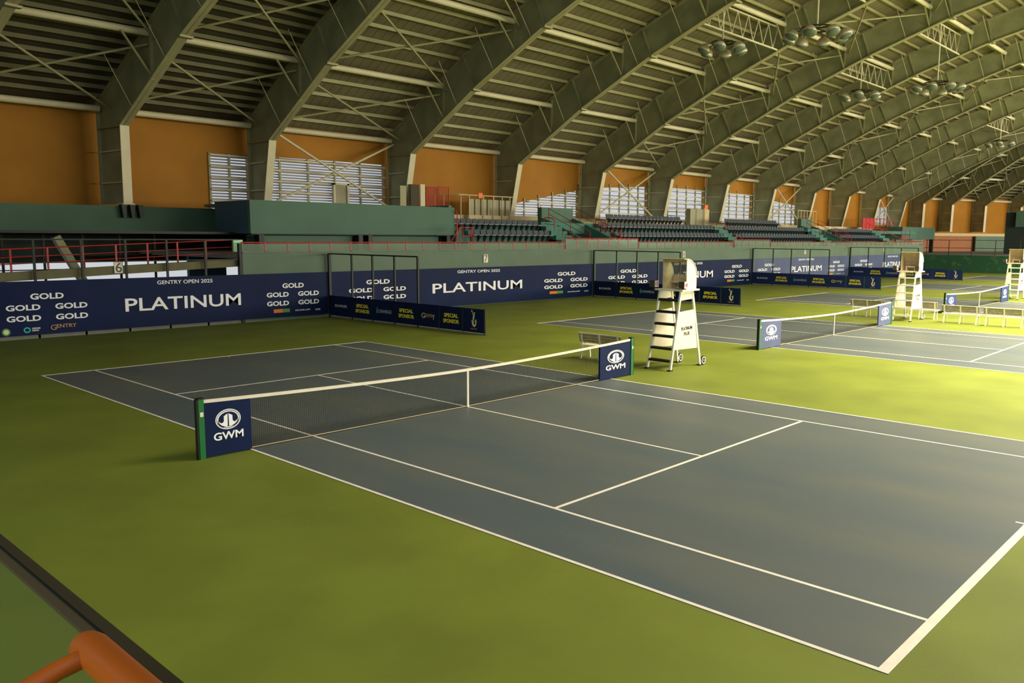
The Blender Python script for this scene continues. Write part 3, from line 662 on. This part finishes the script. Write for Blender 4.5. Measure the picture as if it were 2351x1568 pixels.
for k in range(18):
    x = -10.5+1.28*k; obj('rail_post', MB().box(x-0.03, x+0.03, 22.47, 22.53, rz(x)-0.1, rz(x)+0.84), M['red'], t)
t = thing('mesh_fence', 'black post fence standing behind the nearest banner', 'fence', (4, 21.4, 0))
for k in range(9):
    x = -3.86+1.66*k; obj('fence_post', MB().box(x-0.04, x+0.04, 21.36, 21.44, 0, 3.78), M['black'], t)
obj('top_rail', MB().box(-6, 11.0, 21.37, 21.43, 3.74, 3.79), M['black'], t)
obj('middle_rail', MB().box(-6, 11.0, 21.38, 21.42, 2.86, 2.90), M['black'], t)
obj('corner_post', MB().box(10.95, 11.1, 21.3, 21.5, 0, 3.6), M['black'], t)
t = thing('rear_fence', 'thin black post fence at the far edge of the left walkway', 'fence', (4, 31, 0))
for k in range(14):
    x = -8+1.75*k; obj('fence_post', MB().box(x-0.05, x+0.05, 31.0, 31.1, 0, 4.0), M['black'], t)
for z in (2.2, 2.9): obj('rail', MB().box(-9, 15, 31.02, 31.08, z, z+0.05), M['black'], t)
t = thing('exit_sign', 'small lit green exit sign box beside the cabin corner', 'sign', (11.4, 22.3, 3.2))
obj('sign_case', MB().box(11.2, 11.65, 22.3, 22.4, 3.2, 3.75), M['exit_green'], t)

# ------------------------------------------------------------------ steel frames
FX = [18.042+10.234*i for i in range(11)]       # c2 .. c12
SP = [(0, 9.4), (6.2, 12.95), (12.1, 15.75), (18.2, 18.15), (24.2, 20.1), (30.4, 21.6), (36.8, 22.6), (43.2, 23.1), (49.6, 23.1)]
TP = [(-2.5, 10.6), (5.25, 14.95), (11.3, 17.45), (17.55, 19.9), (23.75, 21.85), (30.1, 23.4), (36.6, 24.4), (43.2, 24.9), (49.6, 24.9)]
def interp(P, d):
    for (a, za), (b, zb) in zip(P, P[1:]):
        if d <= b or (b, zb) == P[-1]: return za+(zb-za)*(d-a)/(b-a)
TUBES = [3.3, 9.7, 16.2, 22.6, 28.9, 35.2, 41.5]
def make_frame(O, rot, f, label, foot=(1.0, 5.0), dmax=49.6, web_m='steel_web'):
    """local frame: inward is -y, z up, x along the building; f scales the roof rise"""
    t = thing('steel_arch_frame', label, 'roof frame', (O[0], O[1], 0), rot, 'steel arch frames')
    zf = lambda z: 9.4+(z-9.4)*f if z > 9.4 else z
    sp = [(-d, zf(z)) for d, z in SP if d <= dmax]; tp = [(-d, zf(z)) for d, z in TP if d <= dmax]
    fy, fz = foot
    # column
    obj('column_web', MB().prism([(fy, fz), (2.5, fz), (2.5, 9.42), (0, 9.38)], (0, 0, 0), (0, 1, 0), (0, 0, 1), (1, 0, 0), -0.02, 0.02), M[web_m], t, local=True)
    obj('column_flange', MB().bar((0, fy-0.02, fz), (0, -0.02, 9.40), 0.46, 0.05, (0, 1, 0)), M['steel_light'], t, local=True)
    obj('column_rear_flange', MB().box(-0.2, 0.2, 2.5, 2.56, fz, 10.4), M['steel'], t, local=True)
    for z in (6.6, 8.2): obj('girt_bracket', MB().bar((-0.1, fy*0.8, z), (-0.1, 3.2, z), 0.07), M['steel_light'], t, local=True)
    obj('base_plate', MB().box(-0.3, 0.3, fy-0.12, fy+0.5, fz-0.04, fz+0.03), M['steel_light'], t, local=True)
    # rafter
    knee = [(2.5, 9.42), (0, 9.38)]
    obj('rafter_web', MB().prism(knee + sp[1:] + tp[::-1], (0, 0, 0), (0, 1, 0), (0, 0, 1), (1, 0, 0), -0.02, 0.02), M[web_m], t, local=True)
    obj('bottom_flange', MB().strip([(0, y, z) for y, z in sp], 0.46, 0.05, (1, 0, 0)), M['steel_light' if False else 'steel'], t, local=True)
    obj('top_flange', MB().strip([(0, y, z) for y, z in tp], 0.46, 0.05, (1, 0, 0)), M['steel'], t, local=True)
    obj('knee_plate', MB().box(-0.2, 0.2, 0.0, 2.5, 9.36, 9.42), M['steel'], t, local=True)
    for k in range(1, len(sp)):
        (a, za), (b, zb) = sp[k], tp[k]
        obj('splice_plate', MB().prism([(a-0.04, za), (a+0.05, za), (b+0.05, zb), (b-0.04, zb)], (0, 0, 0), (0, 1, 0), (0, 0, 1), (1, 0, 0), -0.2, 0.2), M['steel_web'], t, local=True)
        obj('splice_bolts', MB().box(-0.33, 0.33, a-0.14, a+0.16, za-0.13, za-0.03), M['steel'], t, local=True)
    for d in TUBES:
        if d > dmax-2: continue
        za = zf(interp(SP, d)); zb = zf(interp(TP, d))
        obj('stiffener', MB().box(-0.19, -0.02, -d-0.04, -d+0.04, za, zb-0.05), M['steel'], t, local=True)
        obj('knee_brace', MB().bar((-0.1, -d+0.02, za+0.08), (-1.5, -d+0.0, zb-0.55), 0.09), M['steel'], t, local=True)
    for d in (1.2, 4.6, 7.9, 11.0, 14.4, 17.6, 20.9, 24.0, 27.2):
        za = zf(interp(SP, d)); zb = zf(interp(TP, d))
        obj('fly_brace', MB().bar((-0.1, -d, za+0.03), (-1.3, -d+0.35, zb+0.12), 0.035), M['steel_light'], t, local=True)
    return t
fr_label = lambda i: 'beige steel arch frame, ' + nth(i) + ' column from the left'
frames = []   # (O, rot, f)
F0 = make_frame((FX[0], 30.6), 0, 1.0, fr_label(1))
frames = [((FX[0], 30.6), 0, 1.0)]
for i in range(1, 11):
    dup(F0, (FX[i], 30.6, 0), fr_label(i+1)); frames.append(((FX[i], 30.6), 0, 1.0))
endf = [((128.5, 30.7), R(-23), 1.0), ((135.2, 28.5), R(-28), 1.0), ((142.6, 25.6), R(-28), 1.0), ((151.5, 22.4), R(-30), 1.0)]
for k, (O, a, f) in enumerate(endf):
    make_frame(O, a, f, 'beige steel arch frame of the far end wall, ' + nth(k) + ' past the corner', foot=(0.1, 5.2), dmax=25 if k else 19); frames.append((O, a, f))
lf = [((9.8, 30.4), R(4.5), 1.0), ((2.4, 30.4), R(10), 1.0), ((-7, 30.4), R(14), 1.0), ((-21, 30.4), R(14), 1.0)]
t = make_frame(lf[0][0], R(4.5), 1.0, fr_label(0), foot=(0.05, 5.5), dmax=25)
for dx in (-0.42, 0, 0.42): obj('base_bracket', MB().prism([(-0.13, 0), (0.13, 0), (0.09, -0.62), (-0.05, -0.66)], (dx, -0.12, 5.45), (1, 0, 0), (0, 0, 1), (0, 1, 0), -0.3, 0.0), M['black'], t, local=True)
make_frame(lf[1][0], R(10), 1.0, 'beige steel arch frame crossing the top left corner', foot=(0.05, 5.5), dmax=19)
seq = [lf[3], lf[2], lf[1], lf[0]] + frames
def fpoint(fr, d, z):
    (ox, oy), a, f = fr
    return Vector((ox+math.sin(a)*d, oy-math.cos(a)*d, 9.4+(z-9.4)*f if z > 9.4 else z))

# ------------------------------------------------------------------ roof deck, purlins, tubes, braces
DS = [-3.3, -2.5]+[5.25, 11.3, 17.55, 23.75, 30.1, 36.6, 43.2, 49.6, 56, 62.6, 69.1, 75.4, 81.6, 87.9, 94]
def tz(d):
    if d > 49.6: d = 99.2-d
    return interp(TP, d) if d > -2.5 else 10.6+(d+2.5)*0.56
n = len(DS); up_ = 0.30
seq2 = seq+[((162, 16), R(-34), 1.0)]
def roof_part(name, lo, hi, material):
    mb = MB(); ss = seq2[lo:hi+1]; m_ = len(ss)*n
    for z_ in (up_, up_+0.12):
        for fr in ss:
            for d in DS: mb.v.append(tuple(fpoint(fr, d, tz(d)+z_)))
    for i in range(len(ss)-1):
        for j in range(n-1):
            gi = lo+i
            if gi >= 14 and j > 3: continue
            if gi < 4 and j > 8: continue
            if j in (8, 9) and 4 <= gi < 14: continue          # unseen gap in the crown, added to let light in
            a, b, c, d = i*n+j, (i+1)*n+j, (i+1)*n+j+1, i*n+j+1
            mb.f += [(a, b, c, d), (d+m_, c+m_, b+m_, a+m_)]; mb.sm += [False, False]
    struct(name, mb, material)
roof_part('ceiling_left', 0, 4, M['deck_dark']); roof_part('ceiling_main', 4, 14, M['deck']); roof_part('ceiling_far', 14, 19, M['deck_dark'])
m = len(seq)

pur_d = []
d = -1.9
while d < 38:
    pur_d.append(d); d += 1.13
def shape_purlin(frs, d, w=0.09, h=0.2):
    mb = MB()
    for A, B in zip(frs, frs[1:]):
        a = fpoint(A, d, tz(d)+0.14); b = fpoint(B, d, tz(d)+0.14); mb.bar(a, b, w, h)
    return mb
k = 0
for d in pur_d:
    if any(abs(d-q) < 0.25 for q in ()): continue
    obj('roof_purlin', shape_purlin(seq[4:15], d), M['steel'], None, 'long beige roof purlin, %s up from the wall along the main roof' % nth(k), 'purlin', 'purlins of the main roof'); k += 1
k = 0
d = -2.0
while d < 20:
    obj('roof_purlin', shape_purlin(seq[0:5], d, 0.12, 0.2), M['purlin_dark'], None, 'close-set olive purlin over the left bays, %s up from the wall' % nth(k), 'purlin', 'purlins of the left roof end'); k += 1; d += 0.62
k = 0
d = -2.0
while d < 22:
    obj('roof_purlin', shape_purlin(seq2[14:], d, 0.14, 0.2), M['purlin_dark'], None, 'close-set olive purlin over the far end bays, %s up from the wall' % nth(k), 'purlin', 'purlins of the far roof end'); k += 1; d += 0.75
tl = ['at the eaves', 'first above the eaves', 'second above the eaves', 'third above the eaves', 'fourth above the eaves', 'fifth above the eaves', 'sixth above the eaves']
for i in range(1, m-1):
    for j, d in enumerate([-2.1]+TUBES[:5]):
        if i < 4 and j > 3: continue
        if i > 14 and j > 2: continue
        A, B = seq[i], seq[i+1]; z = tz(d)-0.45
        a, b = fpoint(A, d, z), fpoint(B, d, z)
        v = (b-a).normalized()*0.22
        obj('tube_beam', MB().tube([a+v, b-v], 0.17, 10), M['steel_light'], None, 'pale steel tube beam %s between frames %s and %s' % (tl[j], nth(i-2) if i > 2 else 'near the left edge', nth(i-1) if i > 2 else 'at the left'), 'tube beam', 'tube beams between the frames')
# roof cross braces
def brace(a, b, r, label, m='steel'):
    a, b = Vector(a), Vector(b)
    obj('cross_brace', MB().tube([a, b], r, 6), M[m], None, label, 'brace', 'crossed bracing rods')
bays = {2: 'top left bay', 3: 'bay of the first and second columns', 4: 'bay of the second and third columns', 7: 'bay of the fifth and sixth columns', 10: 'bay of the eighth and ninth columns', 13: 'bay of the eleventh and twelfth columns', 15: 'first far end bay', 16: 'second far end bay'}
DD = [-1.6]+TUBES
for i, nm in bays.items():
    A, B = seq[i], seq[i+1]
    for j in range(0, 5 if i > 3 and i < 14 else 2):
        d0, d1 = DD[j]+0.3, DD[j+1]-0.3
        z0, z1 = tz(d0)-0.75, tz(d1)-0.75
        nmj = 'roof brace %s panel up, ' % nth(j)
        brace(fpoint(A, d0, z0)+Vector((0.1, 0, 0)), fpoint(B, d1, z1)-Vector((0.1, 0, 0)), 0.065, nmj+'rising right, '+nm)
        brace(fpoint(A, d1, z1-0.14)+Vector((0.1, 0, 0)), fpoint(B, d0, z0-0.14)-Vector((0.1, 0, 0)), 0.065, nmj+'falling right, '+nm)
# wall cross braces
for i, nm in ((0, 'third bay'), (3, 'bay behind the near stairwell'), (6, 'bay before the far stairwell'), (9, 'far bay')):
    xa, xb = FX[i]+0.2, FX[i+1]-0.2
    brace((xa, 30.9, 10.0), (xb, 32.2, 5.55), 0.075, 'wall brace falling right across the %s, by the %s column' % (nm, nth(i+1)), 'steel_light')
    brace((xb, 32.45, 10.12), (xa, 31.75, 5.7), 0.075, 'wall brace rising right across the %s, by the %s column' % (nm, nth(i+1)), 'steel_light')

# ------------------------------------------------------------------ orange wall and louvre windows
WY = 33.5
WIN = {  # bay index from FX: (xa, xb, zbottom, ztop at xa, ztop at xb, open)
 -1: (15.6, 18.0, 5.4, 8.7, 8.7, 0), 0: (18.1, 28.0, 5.4, 8.75, 8.85, 0), 2: (40.2, 48.7, 5.6, 6.5, 8.0, 1), 3: (48.8, 58.9, 5.6, 8.2, 8.8, 2), 4: (59.1, 69.1, 5.6, 8.9, 8.95, 2),
 5: (69.3, 79.3, 5.6, 9.0, 8.8, 2), 6: (79.6, 90.9, 5.6, 8.75, 8.0, 2), 9: (114.5, 121.3, 6.0, 8.6, 8.6, 1)}
wall = MB()
def wq(xa, xb, za, zb, za2=None, zb2=None):
    if xb-xa < 0.01: return
    za2 = za if za2 is None else za2; zb2 = zb if zb2 is None else zb2
    wall.prism([(xa, za), (xb, za2), (xb, zb2), (xa, zb)], (0, WY, 0), (1, 0, 0), (0, 0, 1), (0, 1, 0), 0, 0.25)
x = -21; ZB, ZT = 4.9, 10.75
for key in sorted(WIN):
    xa, xb, zb, za, zz, op = WIN[key]
    wq(x, xa, ZB, ZT); wq(xa, xb, ZB, zb); wq(xa, xb, za, ZT, zz, ZT); x = xb
wq(x, 121.5, ZB, ZT)
struct('wall_orange', wall, M['orange_wall'])
wn = 1
for key in sorted(WIN):
    xa, xb, zb, za, zz, op = WIN[key]
    ztop = lambda q: za+(zz-za)*(q-xa)/(xb-xa)
    w = struct('window_%d' % wn, MB().prism([(xa, zb), (xb, zb), (xb, zb+0.08), (xa, zb+0.08)], (0, WY-0.05, 0), (1, 0, 0), (0, 0, 1), (0, 1, 0), 0, 0.2), M['steel_light']); wn += 1
    sp_ = 1.9 if op == 0 else 1.55
    nm_ = max(2, round((xb-xa)/sp_))
    for k in range(nm_+1):
        q = xa+(xb-xa)*k/nm_
        obj('mullion', MB().box(q-0.06, q+0.06, WY-0.10, WY+0.0, zb, ztop(q)+(0.3 if op else 0)), M['steel'], w)
    z = zb+0.55
    while z < max(za, zz)-0.1:
        x0_ = xa
        if z > min(za, zz):      # start where the sloped head is above this girt
            qs = [xa+(xb-xa)*i_/40 for i_ in range(41) if ztop(xa+(xb-xa)*i_/40) > z+0.05]
            x0_, x1_ = (qs[0], qs[-1]) if qs else (xa, xa)
        else: x0_, x1_ = xa, xb
        if x1_-x0_ > 0.3: obj('girt', MB().box(x0_, x1_, WY-0.20, WY-0.08, z-0.05, z+0.05), M['steel_light'], w)
        z += 0.66
    sl = MB(); z = zb+0.1; step = 0.165 if op == 0 else (0.21 if op == 1 else 0.40)
    while z < max(za, zz):
        qs = [xa+(xb-xa)*i_/40 for i_ in range(41) if ztop(xa+(xb-xa)*i_/40) > z+0.02]
        if qs and qs[-1]-qs[0] > 0.2:
            wdt = 0.15 if op == 0 else 0.13
            sl.prism([(0, 0), (0.012, 0), (wdt*0.7, wdt*0.75), (wdt*0.7-0.012, wdt*0.75)], (qs[0], WY+0.05, z), (0, 1, 0), (0, 0, 1), (1, 0, 0), 0, qs[-1]-qs[0])
        z += step
    obj('louvre_slats', sl, M['slat'], w)
# little hatch frame in the second window
t = thing('vent_hatch', 'framed grey hatch set in the left louvre window', 'hatch', (24.2, 33.2, 5.5))
obj('hatch_frame', MB().box(23.7, 23.85, 33.1, 33.3, 5.6, 7.35).box(24.75, 24.9, 33.1, 33.3, 5.6, 7.35).box(23.7, 24.9, 33.1, 33.3, 7.25, 7.4).box(23.7, 24.9, 33.1, 33.3, 5.5, 5.65), M['steel_light'], t)
obj('hatch_louvre', MB().box(23.85, 24.75, 33.2, 33.26, 5.65, 7.25), M['grey_locker'], t)

# far end wall: orange above, brick below
pts = [Vector((121.4, 33.5, 0))]+[fpoint(fr, -2.8, 0) for fr in frames[11:]]+[Vector((175, 14, 0))]
for (nm, z0, z1, mm, off_) in (('wall_far_end', 4.9, 10.8, 'orange_wall', 0), ('wall_far_brick', 1.5, 4.5, 'brick', -0.4), ('trim_4', 4.5, 4.95, 'curb', -0.5)):
    mb = MB()
    for a, b in zip(pts, pts[1:]):
        d_ = (b-a).normalized(); nn = Vector((-d_.y, d_.x, 0))*-1*(-off_)
        mb.bar((a.x+nn.x*0, a.y+off_, (z0+z1)/2), (b.x, b.y+off_, (z0+z1)/2), 0.25, z1-z0)
    struct(nm, mb, M[mm])
struct('wall_far_panel', MB().bar((143.4, 27.1, 3.2), (151.6, 24.2, 3.2), 0.2, 2.6), M['green_wall'])
struct('floor_far_terrace', MB().box(101.3, 170, -46, 33, 1.7, 2.0), M['concrete'])
struct('wall_court_end', MB().box(101, 101.3, -46, 21.7, 0, 2.08), M['worn_green'])
t = thing('terrace_fence', 'dark pipe fence on top of the far green end wall', 'fence', (101.2, 8, 2.08))
for k in range(15):
    y = 21-2.6*k; obj('fence_post', MB().box(101.15, 101.22, y-0.035, y+0.035, 2.08, 3.9), M['trim_dark'], t)
for z in (2.9, 3.85): obj('rail', MB().box(101.16, 101.21, -16, 21.3, z, z+0.06), M['trim_dark'], t)
# far cabin with grille
t = thing('far_cabin', 'sea-green cabin at the far end of the stands', 'cabin', (116, 28, 2))
obj('upper_wall', MB().box(109.4, 122.6, 27.0, 27.25, 3.95, 5.62), M['green_box'], t)
obj('end_wall', MB().box(109.4, 109.65, 27.25, 31.0, 3.95, 5.62), M['green_box'], t)
obj('lower_wall', MB().box(110.5, 121, 28.2, 28.4, 2.0, 3.95), M['green_wall'], t)
obj('soffit', MB().box(109.5, 122.5, 27.25, 31, 3.95, 4.05), M['green_box'], t)
g = MB()
for k in range(9): g.box(116.8+0.5*k, 116.88+0.5*k, 28.1, 28.16, 2.0, 3.85)
for k in range(5): g.box(116.8, 120.9, 28.12, 28.18, 2.05+0.44*k, 2.12+0.44*k)
obj('grille', g, M['cream'], t)
obj('side_pillar', MB().box(122.2, 122.6, 27.1, 27.6, 2.0, 3.95), M['black'], t)
t = thing('corner_cabin', 'green cabin cut off by the right edge of the picture', 'cabin', (121, 11, 2))
obj('upper_wall', MB().box(120, 121, 2, 15.7, 5.7, 7.9), M['green_box'], t)
obj('shade_core', MB().box(121.0, 124, 4, 17.2, 2, 7.7), M['dark_wall'], t)  # block coloured dark to stand for a shaded recess wall

# ------------------------------------------------------------------ clutter on the top deck
t = thing('storage_cage', 'cream pipe cage holding grey panels beside the third column', 'cage', (34.6, 30.0, 5.0))
cg = lambda a, b: obj('cage_pipe', MB().bar(a, b, 0.06), M['curb'], t)
for x in (32.4, 33.2, 34.6, 35.6, 36.5, 37.3): cg((x, 30.5, 4.98), (x, 30.5, 6.9))
cg((32.2, 30.5, 6.9), (37.6, 30.5, 6.9)); cg((31.3, 32.0, 6.9), (32.4, 30.5, 6.95)); cg((31.3, 32.0, 4.98), (31.3, 32.0, 6.9)); cg((31.75, 31.6, 4.98), (31.75, 31.6, 6.9))
obj('orange_plate', MB().box(34.05, 34.45, 30.42, 30.47, 6.72, 7.08), M['orange_sign'], t, 'small orange plate')
for k in range(7):
    x = 33.4+0.62*k
    obj('grey_panel', MB().box(x, x+0.5, 30.75, 30.87, 5.5, 6.65), M['grey_locker'], None, 'tall olive grey panel stored in the pipe cage, %s from the left' % nth(k), 'panel', 'panels stored in the pipe cage')
obj('stored_crate', MB().box(33.2, 37.4, 30.6, 30.98, 4.98, 5.5), M['curb'], None, 'low beige planks under the panels in the cage', 'planks')
for k, (xa, xb, z1, mm, lb) in enumerate([(27.35, 27.85, 7.3, 'steel', 'narrow beige board leaning beside the third column'), (28.15, 28.85, 7.42, 'dark_panel', 'dark brown board standing left of the red gates'), (28.9, 29.3, 7.45, 'steel_light', 'pale board between the dark board and the red gates')]):
    obj('board', MB().box(xa, xb, 30.85-0.1*k, 30.93-0.1*k, 5.0, z1), M[mm], None, lb, 'board')
def gate(xa, xb, y, z0, z1, n, label):
    t = thing('red_gate', label, 'gate', ((xa+xb)/2, y, z0), 0, 'red barred gates')
    obj('gate_frame', MB().tube([(xa, y, z0), (xb, y, z0), (xb, y, z1), (xa, y, z1), (xa, y, z0)], 0.04), M['red'], t)
    for k in range(n):
        x = xa+(xb-xa)*(k+1)/(n+1); obj('gate_bar', MB().tube([(x, y, z0), (x, y, z1)], 0.025, 6), M['red'], t)
gate(29.45, 30.4, 30.75, 5.0, 7.3, 9, 'red barred gate with close bars, left of the pair above the cabin')
gate(30.5, 31.45, 30.7, 5.0, 7.35, 5, 'red barred gate with wide bars, right of the pair above the cabin')
t = thing('cabinet', 'olive grey cabinet with an orange plate in front of the middle windows', 'cabinet', (63.5, 30.6, 5))
obj('body', MB().box(61.9, 64.4, 30.4, 30.9, 5.0, 6.75), M['grey_locker'], t); obj('side_board', MB().box(64.5, 65.3, 30.4, 30.5, 5.0, 6.75), M['curb'], t)
obj('orange_plate', MB().box(64.3, 64.9, 30.3, 30.36, 6.75, 7.2), M['orange_sign'], t); obj('pole', MB().bar((62.9, 30.3, 5), (62.9, 30.3, 6.9), 0.05).bar((64.2, 30.3, 5), (64.2, 30.3, 6.9), 0.05), M['curb'], t)
t = thing('red_barrier', 'red barred barrier on the far top deck past the last seats', 'barrier', (105, 29, 5))
obj('panel', MB().box(100.5, 104.6, 29.0, 29.04, 5.3, 6.6), M['red'], t)
for k in range(10): obj('bar', MB().bar((100.5+1.2*k, 29.0, 4.98), (100.5+1.2*k, 29.0, 6.7), 0.06), M['red'], t)
for z in (5.3, 6.0, 6.65): obj('rail', MB().bar((100.5, 29, z), (111.5, 29, z), 0.06), M['red'], t)
t = thing('red_stair_rail', 'red railing around the far stair landing', 'railing', (98, 23, 3.2))
obj('rail', MB().tube([(95.5, 26.4, 5.9), (99.5, 23.6, 4.0), (101, 22.4, 3.7)], 0.04).tube([(99.0, 23.4, 3.2), (99.0, 23.4, 5.0), (101.8, 23.4, 5.0), (101.8, 23.4, 3.2)], 0.04).tube([(99.0, 23.4, 4.2), (101.8, 23.4, 4.2)], 0.04).tube([(100.4, 23.4, 3.2), (100.4, 23.4, 5.0)], 0.04), M['red'], t)
t = thing('cream_pipe_cage', 'cream pipe cage on the top deck by the far stairwell', 'cage', (87, 30, 5))
for k in range(7): obj('cage_pipe', MB().bar((84.4+0.8*k, 30.2, 4.98), (84.4+0.8*k, 30.2, 7.2), 0.07), M['curb'], t)
for z in (5.4, 7.2): obj('cage_rail', MB().bar((84.4, 30.2, z), (89.2, 30.2, z), 0.07), M['curb'], t)
t = thing('red_landing_rail', 'red railing on the landing at the left end of the first seats', 'railing', (26, 23, 3.2))
obj('rail', MB().tube([(25.15, 23.3, 3.6), (25.9, 23.3, 4.5), (27.0, 23.3, 4.5), (27.0, 23.3, 3.2)], 0.03).tube([(25.9, 23.3, 3.2), (25.9, 23.3, 4.5)], 0.03).tube([(26.3, 24, 3.9), (26.3, 24, 4.7), (26.8, 24, 4.7), (26.8, 24, 3.9)], 0.03).tube([(27.15, 23.6, 3.3), (27.15, 23.6, 4.5)], 0.03).tube([(26.3, 23.6, 4.0), (27.15, 23.6, 4.0)], 0.03), M['red'], t)
obj('upper_rail', MB().tube([(27.0, 24.75, 3.7), (27.0, 24.75, 5.3), (26.8, 24.7, 5.6)], 0.03), M['red'], t)

# ------------------------------------------------------------------ trusses and lamp clusters
def truss(y, i, zc, label):
    xa, xb = FX[i]+0.2, FX[i+1]-0.2; h = 1.55
    t = thing('lattice_truss', label, 'truss', ((xa+xb)/2, y, zc), 0, 'lattice trusses carrying the lamps')
    obj('bottom_chord', MB().bar((xa, y, zc), (xb, y, zc), 0.10), M['steel_light'], t); obj('top_chord', MB().bar((xa, y, zc+h), (xb, y, zc+h), 0.09), M['steel_light'], t)
    n = 7
    for k in range(n):
        a = xa+(xb-xa)*k/n; b = xa+(xb-xa)*(k+0.5)/n; c = xa+(xb-xa)*(k+1)/n
        obj('web_rod', MB().bar((a, y, zc+h), (b, y, zc), 0.045).bar((b, y, zc), (c, y, zc+h), 0.045), M['steel_light'], t)
truss(14.9, 2, 17.25, 'lattice truss with lamps, nearest the camera')
truss(8.7, 2, 19.45, 'lattice truss at the top edge of the picture')
truss(14.9, 4, 17.25, 'lattice truss two bays beyond the nearest, lower one')
truss(8.9, 4, 19.4, 'lattice truss two bays beyond the nearest, upper one')
truss(14.9, 8, 17.25, 'small far lattice truss near the right edge')

def lamp_cluster(x, y, zt, zb, n, label, rad=1.35, start=0):
    t = thing('lamp_cluster', label, 'lamp', (x, y, zt), 0, 'hanging floodlight clusters')
    obj('hanging_pole', MB().tube([(x, y, zt), (x, y, zb)], 0.06, 8), M['steel_light'], t)
    obj('ring', MB().tube([(x+rad*0.62*math.cos(a*PI/8), y+rad*0.62*math.sin(a*PI/8), zb-0.1) for a in range(17)], 0.05, 6).bar((x-rad*0.62, y, zb-0.08), (x+rad*0.62, y, zb-0.08), 0.08).bar((x, y-rad*0.62, zb-0.08), (x, y+rad*0.62, zb-0.08), 0.08), M['trim_dark'], t)
    for k in range(n):
        a = start+2*PI*k/n; c, s_ = math.cos(a), math.sin(a)
        p = Vector((x+rad*c, y+rad*s_, zb-0.25)); ax = Vector((c*0.40, s_*0.40, -1)).normalized()
        f = obj('floodlight', MB().lathe([(0.0, 0.0), (0.10, 0.0), (0.16, 0.05), (0.30, 0.14), (0.39, 0.30), (0.42, 0.46), (0.40, 0.46)], p, ax, 18), M['lamp_shell'], t)
        obj('lens', MB().lathe([(0.40, 0.45), (0.36, 0.54), (0.22, 0.61), (0.0, 0.63)], p, ax, 18), M['lamp_glass'], f)
        obj('yoke', MB().bar(p, (x+rad*0.6*c, y+rad*0.6*s_, zb-0.1), 0.05), M['trim_dark'], f)
lamp_cluster(41.15, 14.9, 18.7, 16.6, 6, 'hanging floodlight cluster on the nearest truss', 1.15, 0.4)
lamp_cluster(41.6, 8.7, 20.9, 16.6, 8, 'hanging floodlight cluster with the largest lamps near the top edge', 1.55, 0.2)
lamp_cluster(63.5, 14.9, 18.7, 16.45, 6, 'hanging floodlight cluster on the lower truss two bays on', 1.25, 0.3)
lamp_cluster(64.1, 8.9, 20.9, 16.5, 8, 'hanging floodlight cluster on a long pole two bays on', 1.6, 0.1)
lamp_cluster(106.5, 14.9, 18.7, 16.1, 6, 'hanging floodlight cluster farthest away near the right edge', 1.3, 0.2)

# ------------------------------------------------------------------ near gallery edge at the bottom left
t = thing('near_balustrade', 'orange railed glass balustrade out of focus at the bottom left corner', 'balustrade', (-7.2, -13.2, 3.2))
obj('glass_pane', MB().box(-7.130, -7.122, -14.4, -11.5, 2.6, 3.474), M['near_glass'], t)
obj('edge_trim', MB().box(-7.124, -7.108, -14.4, -11.5, 3.474, 3.482), M['trim_dark'], t)
obj('gasket', MB().box(-7.128, -7.124, -14.4, -11.5, 3.472, 3.481), M['black'], t)
obj('inner_trim', MB().box(-7.142, -7.128, -14.4, -11.5, 3.474, 3.480), M['dark_panel'], t)
obj('hand_rail', MB().tube([(-7.200, -13.437, 3.548), (-7.200, -13.440, 3.549), (-7.200, -13.446, 3.55), (-7.200, -13.455, 3.552), (-7.200, -14.3, 3.552)], 0.020, 16), M['orange_rail'], t)
obj('rail_bracket', MB().tube([(-7.200, -13.462, 3.552), (-7.24, -13.466, 3.548), (-7.34, -13.478, 3.525)], 0.011, 12), M['orange_rail'], t)

# ------------------------------------------------------------------ remaining enclosure behind and beside the camera
struct('wall_left', MB().box(-22.3, -22, -46, 34, 0, 3.2).box(-22.3, -22, -8, 34, 3.2, 16).box(-22.3, -22, -46, -8, 9.0, 16), M['green_wall'])
struct('wall_right', MB().box(-22, 14, -46.3, -46, 0, 11), M['orange_wall'])
